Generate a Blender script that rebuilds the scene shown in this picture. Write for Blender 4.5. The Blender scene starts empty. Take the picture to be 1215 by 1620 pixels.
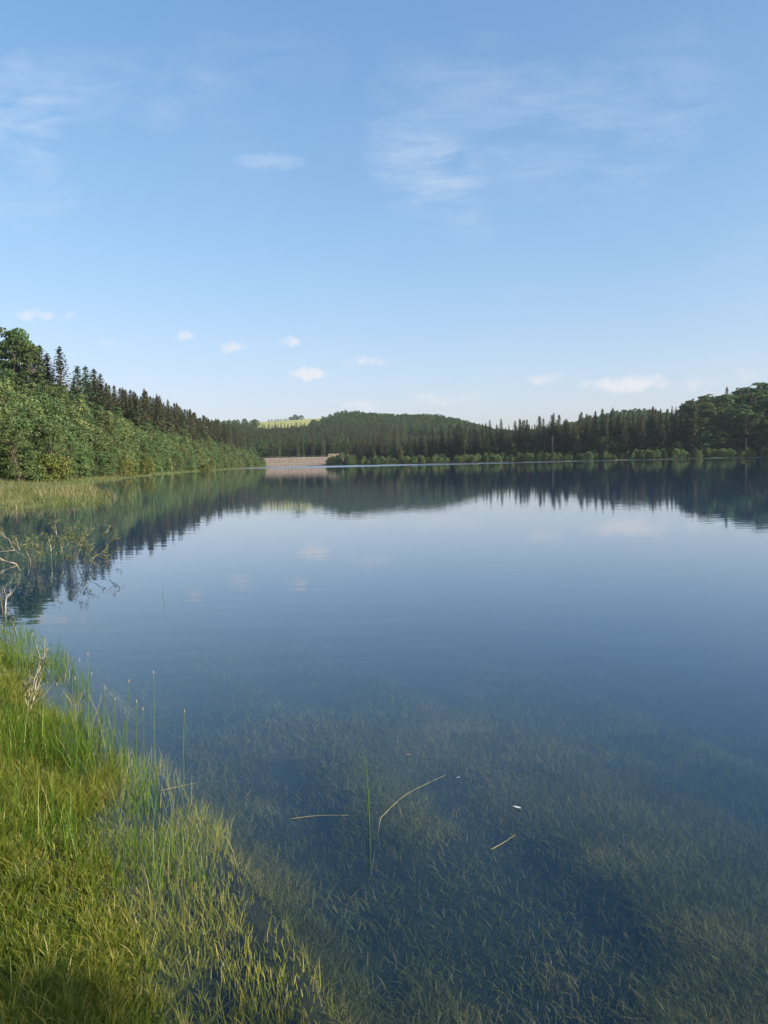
import bpy, math, random
import numpy as np
from mathutils import Matrix, Vector

R = math.radians
sc = bpy.context.scene
COL = sc.collection
rng = np.random.default_rng(11)
random.seed(11)

# ------------------------------------------------------------------ camera
F, CX, CY = 1250.0, 607.5, 810.0            # focal length / centre in photo pixels
EYE = Vector((0.0, 0.0, 1.8))
CAMROT = Matrix.Rotation(R(90 - 3.62), 3, 'X') @ Matrix.Rotation(R(-1.25), 3, 'Z')
cam_d = bpy.data.cameras.new('camera')
cam_d.sensor_fit = 'HORIZONTAL'; cam_d.sensor_width = 36.0; cam_d.lens = 36.0 * F / 1215.0
cam_d.clip_start = 0.05; cam_d.clip_end = 6000
cam = bpy.data.objects.new('camera', cam_d); COL.objects.link(cam)
cam.matrix_world = Matrix.Translation(EYE) @ CAMROT.to_4x4()
sc.camera = cam

def ray(px, py):
    return CAMROT @ Vector(((px - CX) / F, -(py - CY) / F, -1.0))
def ground(px, py, z=0.0):
    d = ray(px, py); t = (z - EYE.z) / d.z
    return EYE + d * t
def at(px, py, Y):
    d = ray(px, py); return EYE + d * (Y / d.y)
def horizon(px):
    return CY - F * math.tan(R(3.62)) - (px - CX) * math.tan(R(1.25))
def atD(px, Y):
    p = at(px, horizon(px), Y); return (p.x, p.y)

# ------------------------------------------------------------------ sun and sky
SUN_EL, SUN_AZ = R(24), R(115)              # azimuth clockwise from +Y
sdir = Vector((math.sin(SUN_AZ) * math.cos(SUN_EL), math.cos(SUN_AZ) * math.cos(SUN_EL), math.sin(SUN_EL)))
sun_d = bpy.data.lights.new('sun', 'SUN'); sun_d.energy = 5.0; sun_d.angle = R(0.5); sun_d.color = (1.0, 0.90, 0.74)
sun = bpy.data.objects.new('sun', sun_d); COL.objects.link(sun)
sun.rotation_euler = sdir.to_track_quat('Z', 'Y').to_euler()

world = bpy.data.worlds.new('World'); sc.world = world; world.use_nodes = True
CLOUD1, CLOUD2 = (3.6, 3.8, 4.1, 1), (4.0, 3.8, 3.8, 1)
def build_world():
    nt = world.node_tree; N, L = nt.nodes, nt.links
    N.clear()
    def n(t, **k):
        x = N.new(t)
        for a, v in k.items(): setattr(x, a, v)
        return x
    def math_(op, a, b=None, c=None, clamp=False):
        m = n('ShaderNodeMath', operation=op); m.use_clamp = clamp
        for i, v in enumerate((a, b, c)):
            if v is None: continue
            if isinstance(v, (int, float)): m.inputs[i].default_value = v
            else: L.new(v, m.inputs[i])
        return m.outputs[0]
    out = n('ShaderNodeOutputWorld'); bg = n('ShaderNodeBackground'); bg.inputs[1].default_value = 0.15
    L.new(bg.outputs[0], out.inputs[0])
    sky = n('ShaderNodeTexSky', sky_type='NISHITA'); sky.sun_disc = False
    sky.sun_elevation = SUN_EL; sky.sun_rotation = SUN_AZ
    sky.altitude = 300; sky.air_density = 1.0; sky.dust_density = 2.0; sky.ozone_density = 3.0
    hs = n('ShaderNodeHueSaturation'); hs.inputs['Saturation'].default_value = 1.12
    L.new(sky.outputs[0], hs.inputs['Color'])
    # soft shoulder like a camera's, so that the low sky stays blue instead of clipping
    den = n('ShaderNodeVectorMath', operation='MULTIPLY_ADD'); L.new(hs.outputs[0], den.inputs[0]); den.inputs[1].default_value = (1 / 8, 1 / 5, 1 / 5); den.inputs[2].default_value = (1, 1, 1)
    dv = n('ShaderNodeVectorMath', operation='DIVIDE'); L.new(hs.outputs[0], dv.inputs[0]); L.new(den.outputs[0], dv.inputs[1])
    tint = n('ShaderNodeVectorMath', operation='MULTIPLY'); L.new(dv.outputs[0], tint.inputs[0]); tint.inputs[1].default_value = (1.38, 1.50, 1.63)
    skyc = tint.outputs[0]
    tc = n('ShaderNodeTexCoord'); g = tc.outputs['Generated']
    sep = n('ShaderNodeSeparateXYZ'); L.new(g, sep.inputs[0])
    x, y, z = sep.outputs
    az = math_('ARCTAN2', x, y); el = math_('ARCSINE', z)
    # one shared noise bends the coordinates so that no cloud keeps a clean outline
    n3 = n('ShaderNodeTexNoise'); n3.inputs['Scale'].default_value = 26; n3.inputs['Detail'].default_value = 4; n3.inputs['Roughness'].default_value = 0.6; L.new(g, n3.inputs['Vector'])
    s3 = n('ShaderNodeSeparateColor'); L.new(n3.outputs['Color'], s3.inputs[0])
    n4 = n('ShaderNodeTexNoise'); n4.inputs['Scale'].default_value = 5.0; n4.inputs['Detail'].default_value = 3; L.new(g, n4.inputs['Vector'])
    s4 = n('ShaderNodeSeparateColor'); L.new(n4.outputs['Color'], s4.inputs[0])
    def bent(src, ch3, k3, ch4, k4):
        return math_('MULTIPLY_ADD', ch4, k4, math_('MULTIPLY_ADD', ch3, k3, math_('ADD', src, -0.5 * (k3 + k4))))
    n5 = n('ShaderNodeTexNoise'); n5.inputs['Scale'].default_value = 75; n5.inputs['Detail'].default_value = 5; n5.inputs['Roughness'].default_value = 0.62; L.new(g, n5.inputs['Vector'])
    s5 = n('ShaderNodeSeparateColor'); L.new(n5.outputs['Color'], s5.inputs[0])
    azp, elp = bent(az, s5.outputs[0], 0.045, s4.outputs[0], 0.0), bent(el, s5.outputs[1], 0.016, s4.outputs[1], 0.0)
    azc, elc = bent(az, s3.outputs[0], 0.03, s4.outputs[0], 0.30), bent(el, s3.outputs[1], 0.03, s4.outputs[1], 0.22)
    def blob(A, E, px, py, wpx, hpx, k):
        d = ray(px, py).normalized(); a0, e0 = math.atan2(d.x, d.y), math.asin(d.z)
        u = math_('MULTIPLY_ADD', A, F / wpx, -a0 * F / wpx); v = math_('MULTIPLY_ADD', E, F / hpx, -e0 * F / hpx)
        q = math_('MULTIPLY_ADD', u, u, math_('MULTIPLY', v, v))
        return math_('MULTIPLY_ADD', q, -k, k)
    def field(A, E, rows, base):
        f = base
        for r_ in rows: f = math_('MAXIMUM', f, blob(A, E, *r_))
        return f
    # --- cirrus: noise on a high flat sheet
    zz = math_('ADD', math_('MAXIMUM', z, 0.02), 0.10)
    comb = n('ShaderNodeCombineXYZ'); L.new(math_('DIVIDE', x, zz), comb.inputs[0]); L.new(math_('DIVIDE', y, zz), comb.inputs[1])
    mp = n('ShaderNodeMapping'); L.new(comb.outputs[0], mp.inputs[0]); mp.inputs['Rotation'].default_value = (0, 0, R(58)); mp.inputs['Scale'].default_value = (1.0, 1.9, 1)
    n1 = n('ShaderNodeTexNoise'); n1.inputs['Scale'].default_value = 4.2; n1.inputs['Detail'].default_value = 7; n1.inputs['Roughness'].default_value = 0.66; n1.inputs['Distortion'].default_value = 0.5
    L.new(mp.outputs[0], n1.inputs['Vector'])
    fine = n('ShaderNodeMapRange'); L.new(n1.outputs[0], fine.inputs[0]); fine.inputs[1].default_value = 0.38; fine.inputs[2].default_value = 0.80
    veil = n('ShaderNodeMapRange'); L.new(s4.outputs[2], veil.inputs[0]); veil.inputs[1].default_value = 0.45; veil.inputs[2].default_value = 0.85; veil.inputs[4].default_value = 0.22
    cir = field(azc, elc, ((30, 165, 190, 70, 0.8), (690, 290, 120, 100, 0.7), (900, 190, 240, 130, 0.42), (-10, 290, 90, 40, 0.5), (330, 140, 260, 60, 0.25)), veil.outputs[0])
    cir = math_('MULTIPLY', cir, fine.outputs[0])
    cir = math_('MAXIMUM', cir, math_('MULTIPLY', blob(azp, elp, 425, 255, 62, 13, 0.30), 1.0))
    cir = math_('MULTIPLY', cir, 0.72, clamp=True)
    # --- small fair-weather puffs low over the horizon
    puff = field(azp, elp, ((488, 591, 36, 13, 1.0), (365, 549, 28, 12, 0.8), (462, 541, 26, 11, 0.65), (290, 530, 22, 10, 0.65), (55, 498, 38, 12, 0.6),
              (180, 541, 32, 12, 0.42), (112, 500, 18, 9, 0.42), (860, 600, 34, 13, 0.6), (990, 607, 85, 17, 0.8), (1110, 606, 44, 14, 0.5),
              (580, 571, 60, 11, 0.45), (700, 631, 85, 17, 0.5), (575, 641, 55, 16, 0.45), (1190, 592, 36, 14, 0.45),
              (1350, 590, 60, 16, 0.6), (-160, 560, 60, 16, 0.6), (1700, 540, 80, 20, 0.6)), 0.0)
    pm = n('ShaderNodeMapRange', interpolation_type='SMOOTHSTEP'); L.new(math_('MULTIPLY_ADD', s5.outputs[2], 1.3, math_('ADD', puff, -0.65)), pm.inputs[0]); pm.inputs[1].default_value = 0.12; pm.inputs[2].default_value = 0.95
    puffm = math_('MULTIPLY', math_('MULTIPLY', pm.outputs[0], math_('MINIMUM', math_('MULTIPLY', puff, 2.5), 1.0)), 0.62, clamp=True)
    mix1 = n('ShaderNodeMix', data_type='RGBA'); L.new(cir, mix1.inputs[0]); L.new(skyc, mix1.inputs[6]); mix1.inputs[7].default_value = CLOUD1
    mix2 = n('ShaderNodeMix', data_type='RGBA'); L.new(puffm, mix2.inputs[0]); L.new(mix1.outputs[2], mix2.inputs[6]); mix2.inputs[7].default_value = CLOUD2
    L.new(mix2.outputs[2], bg.inputs[0])
    world.cycles.sampling_method = 'MANUAL'; world.cycles.sample_map_resolution = 512
build_world()

vs = sc.view_settings
vs.view_transform = 'Standard'; vs.look = 'None'; vs.gamma = 1.0; vs.use_curve_mapping = False; vs.exposure = 0.7
cy = sc.cycles
cy.max_bounces = 6; cy.diffuse_bounces = 2; cy.glossy_bounces = 3; cy.transmission_bounces = 3; cy.transparent_max_bounces = 10; cy.volume_bounces = 0
cy.use_denoising = True; cy.caustics_reflective = False; cy.caustics_refractive = False
cy.sample_clamp_indirect = 6.0; cy.adaptive_threshold = 0.02

# ------------------------------------------------------------------ helpers
def tag(o, label=None, cat=None, group=None, kind=None):
    if label: o['label'] = label
    if cat: o['category'] = cat
    if group: o['group'] = group
    if kind: o['kind'] = kind
    return o
def link(name, me, parent=None, mat=None):
    o = bpy.data.objects.new(name, me); COL.objects.link(o)
    if parent is not None: o.parent = parent
    if mat is not None and len(me.materials) == 0: me.materials.append(mat)
    return o
def empty(name, loc=(0, 0, 0), rz=0.0):
    o = bpy.data.objects.new(name, None); COL.objects.link(o)
    o.location = loc; o.rotation_euler = (0, 0, rz); o.empty_display_size = 0.3
    return o
def mesh_np(name, V, faces, attr=None, smooth=False, mat=None):
    """V (n,3); faces: list of int arrays (m,k), each k constant."""
    me = bpy.data.meshes.new(name)
    V = np.ascontiguousarray(V, dtype=np.float32)
    me.vertices.add(len(V)); me.vertices.foreach_set('co', V.ravel())
    loops = np.concatenate([f.ravel() for f in faces]).astype(np.int32)
    tot = np.concatenate([np.full(len(f), f.shape[1]) for f in faces]).astype(np.int32)
    start = np.concatenate([[0], np.cumsum(tot)[:-1]]).astype(np.int32)
    me.loops.add(len(loops)); me.loops.foreach_set('vertex_index', loops)
    me.polygons.add(len(tot)); me.polygons.foreach_set('loop_start', start)
    me.polygons.foreach_set('use_smooth', np.full(len(tot), smooth))
    me.update(calc_edges=True)
    if attr:
        for k, v in attr.items():
            a = me.attributes.new(k, 'FLOAT', 'POINT'); a.data.foreach_set('value', np.asarray(v, dtype=np.float32))
    if mat: me.materials.append(mat)
    return me
class MB:
    def __init__(s): s.v = []; s.f = []
    def tube(s, pts, rad, sides=5):
        pts = [Vector(p) for p in pts]; b = len(s.v); n = len(pts)
        for i, p in enumerate(pts):
            t = (pts[min(i + 1, n - 1)] - pts[max(i - 1, 0)]).normalized()
            a = t.orthogonal().normalized() if abs(t.z) < 0.95 else t.cross(Vector((1, 0, 0))).normalized()
            if abs(t.z) < 0.95: a = t.cross(Vector((0, 0, 1))).normalized()
            c = t.cross(a)
            for k in range(sides):
                w = 2 * math.pi * k / sides
                s.v.append(p + (a * math.cos(w) + c * math.sin(w)) * rad[i])
        for i in range(n - 1):
            for k in range(sides):
                k2 = (k + 1) % sides
                s.f.append((b + i * sides + k, b + i * sides + k2, b + (i + 1) * sides + k2, b + (i + 1) * sides + k))
        s.f.append(tuple(b + k for k in reversed(range(sides)))); s.f.append(tuple(b + (n - 1) * sides + k for k in range(sides)))
    def box(s, lo, hi):
        b = len(s.v); (x0, y0, z0), (x1, y1, z1) = lo, hi
        s.v += [Vector(p) for p in ((x0, y0, z0), (x1, y0, z0), (x1, y1, z0), (x0, y1, z0), (x0, y0, z1), (x1, y0, z1), (x1, y1, z1), (x0, y1, z1))]
        for f in ((0, 3, 2, 1), (4, 5, 6, 7), (0, 1, 5, 4), (1, 2, 6, 5), (2, 3, 7, 6), (3, 0, 4, 7)): s.f.append(tuple(b + i for i in f))
    def mesh(s, name, mat, smooth=False):
        me = bpy.data.meshes.new(name); me.from_pydata([tuple(v) for v in s.v], [], s.f)
        if smooth: me.polygons.foreach_set('use_smooth', [True] * len(me.polygons))
        me.update(); me.materials.append(mat); return me
def ss(a, b, x):
    t = np.clip((np.asarray(x, float) - a) / (b - a), 0, 1); return t * t * (3 - 2 * t)
def vnoise(X, Y, s, seed=0):
    """cheap smooth value noise"""
    X = np.asarray(X, float) / s + seed * 17.31; Y = np.asarray(Y, float) / s - seed * 9.17
    xi = np.floor(X); yi = np.floor(Y); fx = X - xi; fy = Y - yi
    fx = fx * fx * (3 - 2 * fx); fy = fy * fy * (3 - 2 * fy)
    def h(i, j):
        v = np.sin(i * 127.1 + j * 311.7 + seed * 74.7) * 43758.5453; return v - np.floor(v)
    return (h(xi, yi) * (1 - fx) + h(xi + 1, yi) * fx) * (1 - fy) + (h(xi, yi + 1) * (1 - fx) + h(xi + 1, yi + 1) * fx) * fy

# ------------------------------------------------------------------ materials
def newmat(name):
    m = bpy.data.materials.new(name); m.use_nodes = True; m.node_tree.nodes.clear(); return m, m.node_tree.nodes, m.node_tree.links
def leaf_mat(name, ramp, trans=0.3, var=0.25, hue=0.03, rough=0.55, spec=0.25):
    m, N, L = newmat(name)
    out = N.new('ShaderNodeOutputMaterial'); at_ = N.new('ShaderNodeAttribute'); at_.attribute_name = 'rnd'
    cr = N.new('ShaderNodeValToRGB'); L.new(at_.outputs['Fac'], cr.inputs[0])
    el = cr.color_ramp.elements
    while len(el) < len(ramp): el.new(0.5)
    for e, (p, c) in zip(el, ramp): e.position = p; e.color = (*c, 1)
    oi = N.new('ShaderNodeObjectInfo'); hsv = N.new('ShaderNodeHueSaturation')
    mr = N.new('ShaderNodeMapRange'); L.new(oi.outputs['Random'], mr.inputs[0]); mr.inputs[3].default_value = 1 - var; mr.inputs[4].default_value = 1 + var
    ml = N.new('ShaderNodeMath'); ml.operation = 'MULTIPLY'; ml.inputs[1].default_value = 7.13; L.new(oi.outputs['Random'], ml.inputs[0])
    fr = N.new('ShaderNodeMath'); fr.operation = 'FRACT'; L.new(ml.outputs[0], fr.inputs[0])
    mh = N.new('ShaderNodeMapRange'); L.new(fr.outputs[0], mh.inputs[0]); mh.inputs[3].default_value = 0.5 - hue; mh.inputs[4].default_value = 0.5 + hue
    L.new(cr.outputs[0], hsv.inputs['Color']); L.new(mr.outputs[0], hsv.inputs['Value']); L.new(mh.outputs[0], hsv.inputs['Hue'])
    pb = N.new('ShaderNodeBsdfPrincipled'); pb.inputs['Roughness'].default_value = rough; pb.inputs['Specular IOR Level'].default_value = spec
    L.new(hsv.outputs[0], pb.inputs['Base Color'])
    tr = N.new('ShaderNodeBsdfTranslucent'); L.new(hsv.outputs[0], tr.inputs[0])
    mx = N.new('ShaderNodeMixShader'); mx.inputs[0].default_value = trans; L.new(pb.outputs[0], mx.inputs[1]); L.new(tr.outputs[0], mx.inputs[2])
    L.new(mx.outputs[0], out.inputs[0]); return m
def plain_mat(name, c1, c2, scale=6.0, rough=0.8, detail=5, bump=0.3, spec=0.3, stretch=(1, 1, 1)):
    m, N, L = newmat(name)
    out = N.new('ShaderNodeOutputMaterial'); pb = N.new('ShaderNodeBsdfPrincipled'); L.new(pb.outputs[0], out.inputs[0])
    tc = N.new('ShaderNodeTexCoord'); mp = N.new('ShaderNodeMapping'); mp.inputs['Scale'].default_value = stretch; L.new(tc.outputs['Object'], mp.inputs[0])
    nz = N.new('ShaderNodeTexNoise'); nz.inputs['Scale'].default_value = scale; nz.inputs['Detail'].default_value = detail; L.new(mp.outputs[0], nz.inputs['Vector'])
    cr = N.new('ShaderNodeValToRGB'); cr.color_ramp.elements[0].position = 0.3; cr.color_ramp.elements[0].color = (*c1, 1); cr.color_ramp.elements[1].position = 0.7; cr.color_ramp.elements[1].color = (*c2, 1)
    L.new(nz.outputs[0], cr.inputs[0]); L.new(cr.outputs[0], pb.inputs['Base Color'])
    pb.inputs['Roughness'].default_value = rough; pb.inputs['Specular IOR Level'].default_value = spec
    if bump:
        bp = N.new('ShaderNodeBump'); bp.inputs['Strength'].default_value = bump; bp.inputs['Distance'].default_value = 0.05; L.new(nz.outputs[0], bp.inputs['Height']); L.new(bp.outputs[0], pb.inputs['Normal'])
    return m

M = {}
M['broad'] = leaf_mat('broadleaf_foliage', [(0, (0.035, 0.075, 0.022)), (0.55, (0.085, 0.145, 0.043)), (1, (0.15, 0.21, 0.075))], trans=0.38, var=0.28, hue=0.03)
M['willow'] = leaf_mat('willow_foliage', [(0, (0.07, 0.12, 0.04)), (0.5, (0.14, 0.205, 0.066)), (1, (0.235, 0.29, 0.12))], trans=0.40, var=0.28, hue=0.03)
M['yellow'] = leaf_mat('yellowish_foliage', [(0, (0.09, 0.13, 0.03)), (0.6, (0.16, 0.20, 0.045)), (1, (0.30, 0.29, 0.07))], var=0.1, hue=0.01)
M['spruce'] = leaf_mat('spruce_needles', [(0, (0.018, 0.034, 0.016)), (0.5, (0.055, 0.072, 0.030)), (1, (0.15, 0.13, 0.055))], trans=0.10, var=0.35, hue=0.03)
M['larch'] = leaf_mat('larch_needles', [(0, (0.05, 0.10, 0.04)), (1, (0.10, 0.17, 0.07))], trans=0.25, var=0.15, hue=0.02)
M['bark'] = plain_mat('bark', (0.09, 0.07, 0.05), (0.20, 0.165, 0.125), 4, stretch=(1, 1, 0.2))
M['pale_bark'] = plain_mat('pale_bark', (0.22, 0.18, 0.13), (0.40, 0.34, 0.26), 5, stretch=(1, 1, 0.3))
M['twig'] = plain_mat('bleached_twig', (0.30, 0.26, 0.17), (0.54, 0.48, 0.35), 20)
M['dryreed'] = leaf_mat('dry_reed', [(0, (0.10, 0.11, 0.035)), (0.45, (0.20, 0.18, 0.08)), (1, (0.38, 0.32, 0.18))], trans=0.25, var=0, hue=0)
M['grass'] = leaf_mat('grass_blades', [(0, (0.05, 0.10, 0.012)), (0.35, (0.15, 0.20, 0.022)), (0.7, (0.34, 0.33, 0.052)), (1, (0.54, 0.46, 0.20))], trans=0.42, var=0, hue=0, rough=0.4)
M['rush'] = leaf_mat('rush_green', [(0, (0.04, 0.11, 0.012)), (0.5, (0.11, 0.20, 0.02)), (0.85, (0.24, 0.29, 0.045)), (1, (0.40, 0.36, 0.16))], trans=0.38, var=0, hue=0, rough=0.4)
M['weed'] = leaf_mat('waterweed', [(0, (0.03, 0.045, 0.010)), (0.5, (0.09, 0.105, 0.02)), (0.85, (0.17, 0.155, 0.034)), (1, (0.25, 0.20, 0.075))], trans=0.25, var=0, hue=0)
M['bankgreen'] = leaf_mat('shore_grass', [(0, (0.09, 0.12, 0.035)), (0.6, (0.15, 0.18, 0.06)), (1, (0.27, 0.25, 0.11))], trans=0.3, var=0, hue=0)

def terrain_mat():
    m, N, L = newmat('terrain')
    out = N.new('ShaderNodeOutputMaterial'); pb = N.new('ShaderNodeBsdfPrincipled'); L.new(pb.outputs[0], out.inputs[0])
    pb.inputs['Roughness'].default_value = 0.9; pb.inputs['Specular IOR Level'].default_value = 0.15
    tc = N.new('ShaderNodeTexCoord')
    def noise(s, d=5):
        x = N.new('ShaderNodeTexNoise'); x.inputs['Scale'].default_value = s; x.inputs['Detail'].default_value = d; L.new(tc.outputs['Object'], x.inputs['Vector']); return x.outputs[0]
    def ramp(src, stops):
        c = N.new('ShaderNodeValToRGB'); e = c.color_ramp.elements
        while len(e) < len(stops): e.new(0.5)
        for a, (p, k) in zip(e, stops): a.position = p; a.color = (*k, 1)
        L.new(src, c.inputs[0]); return c.outputs[0]
    def attr(nm):
        a = N.new('ShaderNodeAttribute'); a.attribute_name = nm; return a.outputs['Fac']
    grass = ramp(noise(0.35, 8), [(0.3, (0.11, 0.14, 0.04)), (0.5, (0.15, 0.175, 0.055)), (0.7, (0.20, 0.195, 0.08))])
    litter = ramp(noise(0.5, 5), [(0.3, (0.03, 0.035, 0.018)), (0.7, (0.06, 0.06, 0.03))])
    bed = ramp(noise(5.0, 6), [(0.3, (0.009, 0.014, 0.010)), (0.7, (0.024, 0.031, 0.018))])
    def mix(f, a, b):
        x = N.new('ShaderNodeMix'); x.data_type = 'RGBA'; L.new(f, x.inputs[0]); L.new(a, x.inputs[6]); L.new(b, x.inputs[7]); return x.outputs[2]
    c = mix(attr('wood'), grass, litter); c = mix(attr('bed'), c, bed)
    L.new(c, pb.inputs['Base Color'])
    bp = N.new('ShaderNodeBump'); bp.inputs['Strength'].default_value = 0.6; bp.inputs['Distance'].default_value = 0.04; L.new(noise(12.0, 6), bp.inputs['Height']); L.new(bp.outputs[0], pb.inputs['Normal'])
    return m
M['terrain'] = terrain_mat()

def water_mat():
    m, N, L = newmat('lake_water')
    out = N.new('ShaderNodeOutputMaterial')
    tc = N.new('ShaderNodeTexCoord')
    def noise(s, d, st, rot=0.0):
        mp = N.new('ShaderNodeMapping'); mp.inputs['Scale'].default_value = st; mp.inputs['Rotation'].default_value = (0, 0, rot); L.new(tc.outputs['Object'], mp.inputs[0])
        x = N.new('ShaderNodeTexNoise'); x.inputs['Scale'].default_value = s; x.inputs['Detail'].default_value = d; L.new(mp.outputs[0], x.inputs['Vector']); return x.outputs[0]
    a = N.new('ShaderNodeAttribute'); a.attribute_name = 'ruffle'
    b1 = N.new('ShaderNodeBump'); b1.inputs['Strength'].default_value = 1.0; b1.inputs['Distance'].default_value = 0.0022
    L.new(noise(1.3, 2, (0.7, 1.6, 1), 0.15), b1.inputs['Height'])
    b2 = N.new('ShaderNodeBump'); b2.inputs['Strength'].default_value = 1.0
    L.new(noise(3.5, 3, (0.6, 1.3, 1), -0.2), b2.inputs['Height']); L.new(b1.outputs[0], b2.inputs['Normal'])
    md = N.new('ShaderNodeMath'); md.operation = 'MULTIPLY_ADD'; L.new(a.outputs['Fac'], md.inputs[0]); md.inputs[1].default_value = 0.06; md.inputs[2].default_value = 0.0006; L.new(md.outputs[0], b2.inputs['Distance'])
    # Schlick reflectance, the same from both sides (a thin sheet: sunlight passes down to the bed)
    geo = N.new('ShaderNodeNewGeometry'); dt = N.new('ShaderNodeVectorMath'); dt.operation = 'DOT_PRODUCT'; L.new(b2.outputs[0], dt.inputs[0]); L.new(geo.outputs['Incoming'], dt.inputs[1])
    def mt(op, a_, b_):
        q = N.new('ShaderNodeMath'); q.operation = op
        for i_, v_ in enumerate((a_, b_)):
            if v_ is None: continue
            if isinstance(v_, float): q.inputs[i_].default_value = v_
            else: L.new(v_, q.inputs[i_])
        return q
    pw = mt('POWER', mt('SUBTRACT', 1.0, mt('MINIMUM', mt('ABSOLUTE', dt.outputs['Value'], None).outputs[0], 1.0).outputs[0]).outputs[0], 5.0)
    fr = mt('MULTIPLY_ADD', pw.outputs[0], 0.98); fr.inputs[2].default_value = 0.02
    gl = N.new('ShaderNodeBsdfGlossy'); rg = mt('MULTIPLY_ADD', a.outputs['Fac'], 0.30); rg.inputs[2].default_value = 0.005; L.new(rg.outputs[0], gl.inputs['Roughness']); L.new(b2.outputs[0], gl.inputs['Normal']); gl.inputs['Color'].default_value = (1, 1, 1, 1)
    tr = N.new('ShaderNodeBsdfTransparent')
    mx = N.new('ShaderNodeMixShader'); L.new(fr.outputs[0], mx.inputs[0]); L.new(tr.outputs[0], mx.inputs[1]); L.new(gl.outputs[0], mx.inputs[2])
    L.new(mx.outputs[0], out.inputs['Surface'])
    pv = N.new('ShaderNodeVolumePrincipled'); pv.inputs['Density'].default_value = 0.72; pv.inputs['Color'].default_value = (0.018, 0.062, 0.128, 1); pv.inputs['Absorption Color'].default_value = (0.10, 0.25, 0.36, 1); pv.inputs['Anisotropy'].default_value = 0.0
    L.new(pv.outputs[0], out.inputs['Volume'])
    return m
M['water'] = water_mat()

# ------------------------------------------------------------------ lake outline and terrain
def gxy(px, py): p = ground(px, py); return (p.x, p.y)
SHORE_L = [gxy(*p) for p in ((205, 1640), (172, 1520), (142, 1400), (118, 1300), (92, 1200), (60, 1125), (22, 1055), (-30, 1005), (-160, 965), (-420, 940))]
SHORE_L += [(-17, 12), (-24, 20), (-25, 29)] + [gxy(*p) for p in ((-120, 815), (0, 806), (80, 801), (148, 797), (166, 786), (128, 770), (150, 763), (205, 756), (292, 747.5), (342, 744))]
SHORE_L += [atD(388, 440), atD(415, 520), atD(432, 608)]
DAM_A, DAM_B = atD(424, 622), atD(540, 622)
SHORE_R = [atD(p, D) for p, D in ((533, 565), (548, 545), (600, 530), (700, 512), (800, 494), (900, 472), (1000, 455), (1100, 436), (1215, 420), (1350, 390), (1600, 330))]
POLY = [(-0.1, 0.7), (-0.45, 1.2), (-0.62, 1.7)] + SHORE_L + [DAM_A, DAM_B] + SHORE_R + [(380, 220), (420, 60), (380, -60), (220, -75), (90, -45), (30, -10.5), (12, -3.4), (5, -1.1), (1.5, 0.3)]
PA = np.array(POLY, float); PB = np.roll(PA, -1, axis=0)
def seg_dist(X, Y, A, B):
    best = np.full(X.shape, 1e18)
    for a, b in zip(A, B):
        ab = b - a; L2 = ab @ ab
        t = np.clip(((X - a[0]) * ab[0] + (Y - a[1]) * ab[1]) / L2, 0, 1)
        best = np.minimum(best, (X - a[0] - t * ab[0]) ** 2 + (Y - a[1] - t * ab[1]) ** 2)
    return np.sqrt(best)
def sdist(X, Y):
    X = np.asarray(X, float); Y = np.asarray(Y, float)
    d = seg_dist(X, Y, PA, PB); ins = np.zeros(X.shape, bool)
    for a, b in zip(PA, PB):
        c = ((a[1] > Y) != (b[1] > Y)) & (X < (b[0] - a[0]) * (Y - a[1]) / (b[1] - a[1] + 1e-12) + a[0])
        ins ^= c
    return np.where(ins, -d, d)
RA = np.array(SHORE_R[:-1]); RB = np.array(SHORE_R[1:])
def height(X, Y, d=None):
    X = np.asarray(X, float); Y = np.asarray(Y, float)
    if d is None: d = sdist(X, Y)
    dp = np.maximum(d, 0)
    z = 0.07 * (1 - np.exp(-dp / 0.5)) + 0.03 * np.minimum(dp, 25)
    wl = ss(-20, -42, X) * ss(45, 110, Y) * (1 - ss(600, 700, Y))
    A = 45 + (15 - 45) * ss(215, 305, Y)
    z = z + wl * A * (1 - np.exp(-0.46 * np.maximum(dp - 9, 0) / A))
    wr = ss(-45, 0, X) * (1 - ss(640, 760, Y))
    Ar = 4.0 + 30 * ss(125, 290, X)
    z = z + wr * Ar * (1 - np.exp(-(0.30 + 0.50 * ss(125, 290, X)) * np.maximum(dp - 14, 0) / Ar)) * ss(250, 320, Y)
    z = z + 10 * ss(640, 760, Y) + 45 * ss(690, 1300, Y) * (1 - 0.6 * ss(70, 190, X))
    z = z + (20 + 0.04 * (X + 150)) * ss(-360, -240, X) * (1 - ss(-70, 30, X)) * np.exp(-((Y - 1400) / 200) ** 2)
    z = z + 8 * np.exp(-((X - 10) / 150) ** 2 - ((Y - 1120) / 150) ** 2)
    z = z + 24 * np.exp(-((X - 285) / 80) ** 2 - ((Y - 900) / 100) ** 2)
    near = np.exp(-(X ** 2 + Y ** 2) / 150.0)
    z = z + near * ss(0, 0.3, dp) * ((vnoise(X, Y, 0.6, 1) - 0.5) * 0.12 + (vnoise(X, Y, 0.25, 2) - 0.5) * 0.06)
    z = np.maximum(z, 0.02 * ss(0, 0.3, dp))
    dn = np.maximum(-d, 0)
    bed = np.interp(dn, [0, 0.25, 0.6, 0.78, 1.05, 1.5, 3, 5, 8, 20, 60, 200], [0, -0.05, -0.09, -0.26, -0.24, -0.24, -0.37, -0.56, -1.0, -3.0, -6, -9])
    bed = bed + near * ss(0.1, 0.8, dn) * ((vnoise(0.95 * X + 0.31 * Y, 0.35 * (0.95 * Y - 0.31 * X), 0.45, 3) - 0.5) * 0.20)
    return np.where(d > 0, z, bed)

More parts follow.
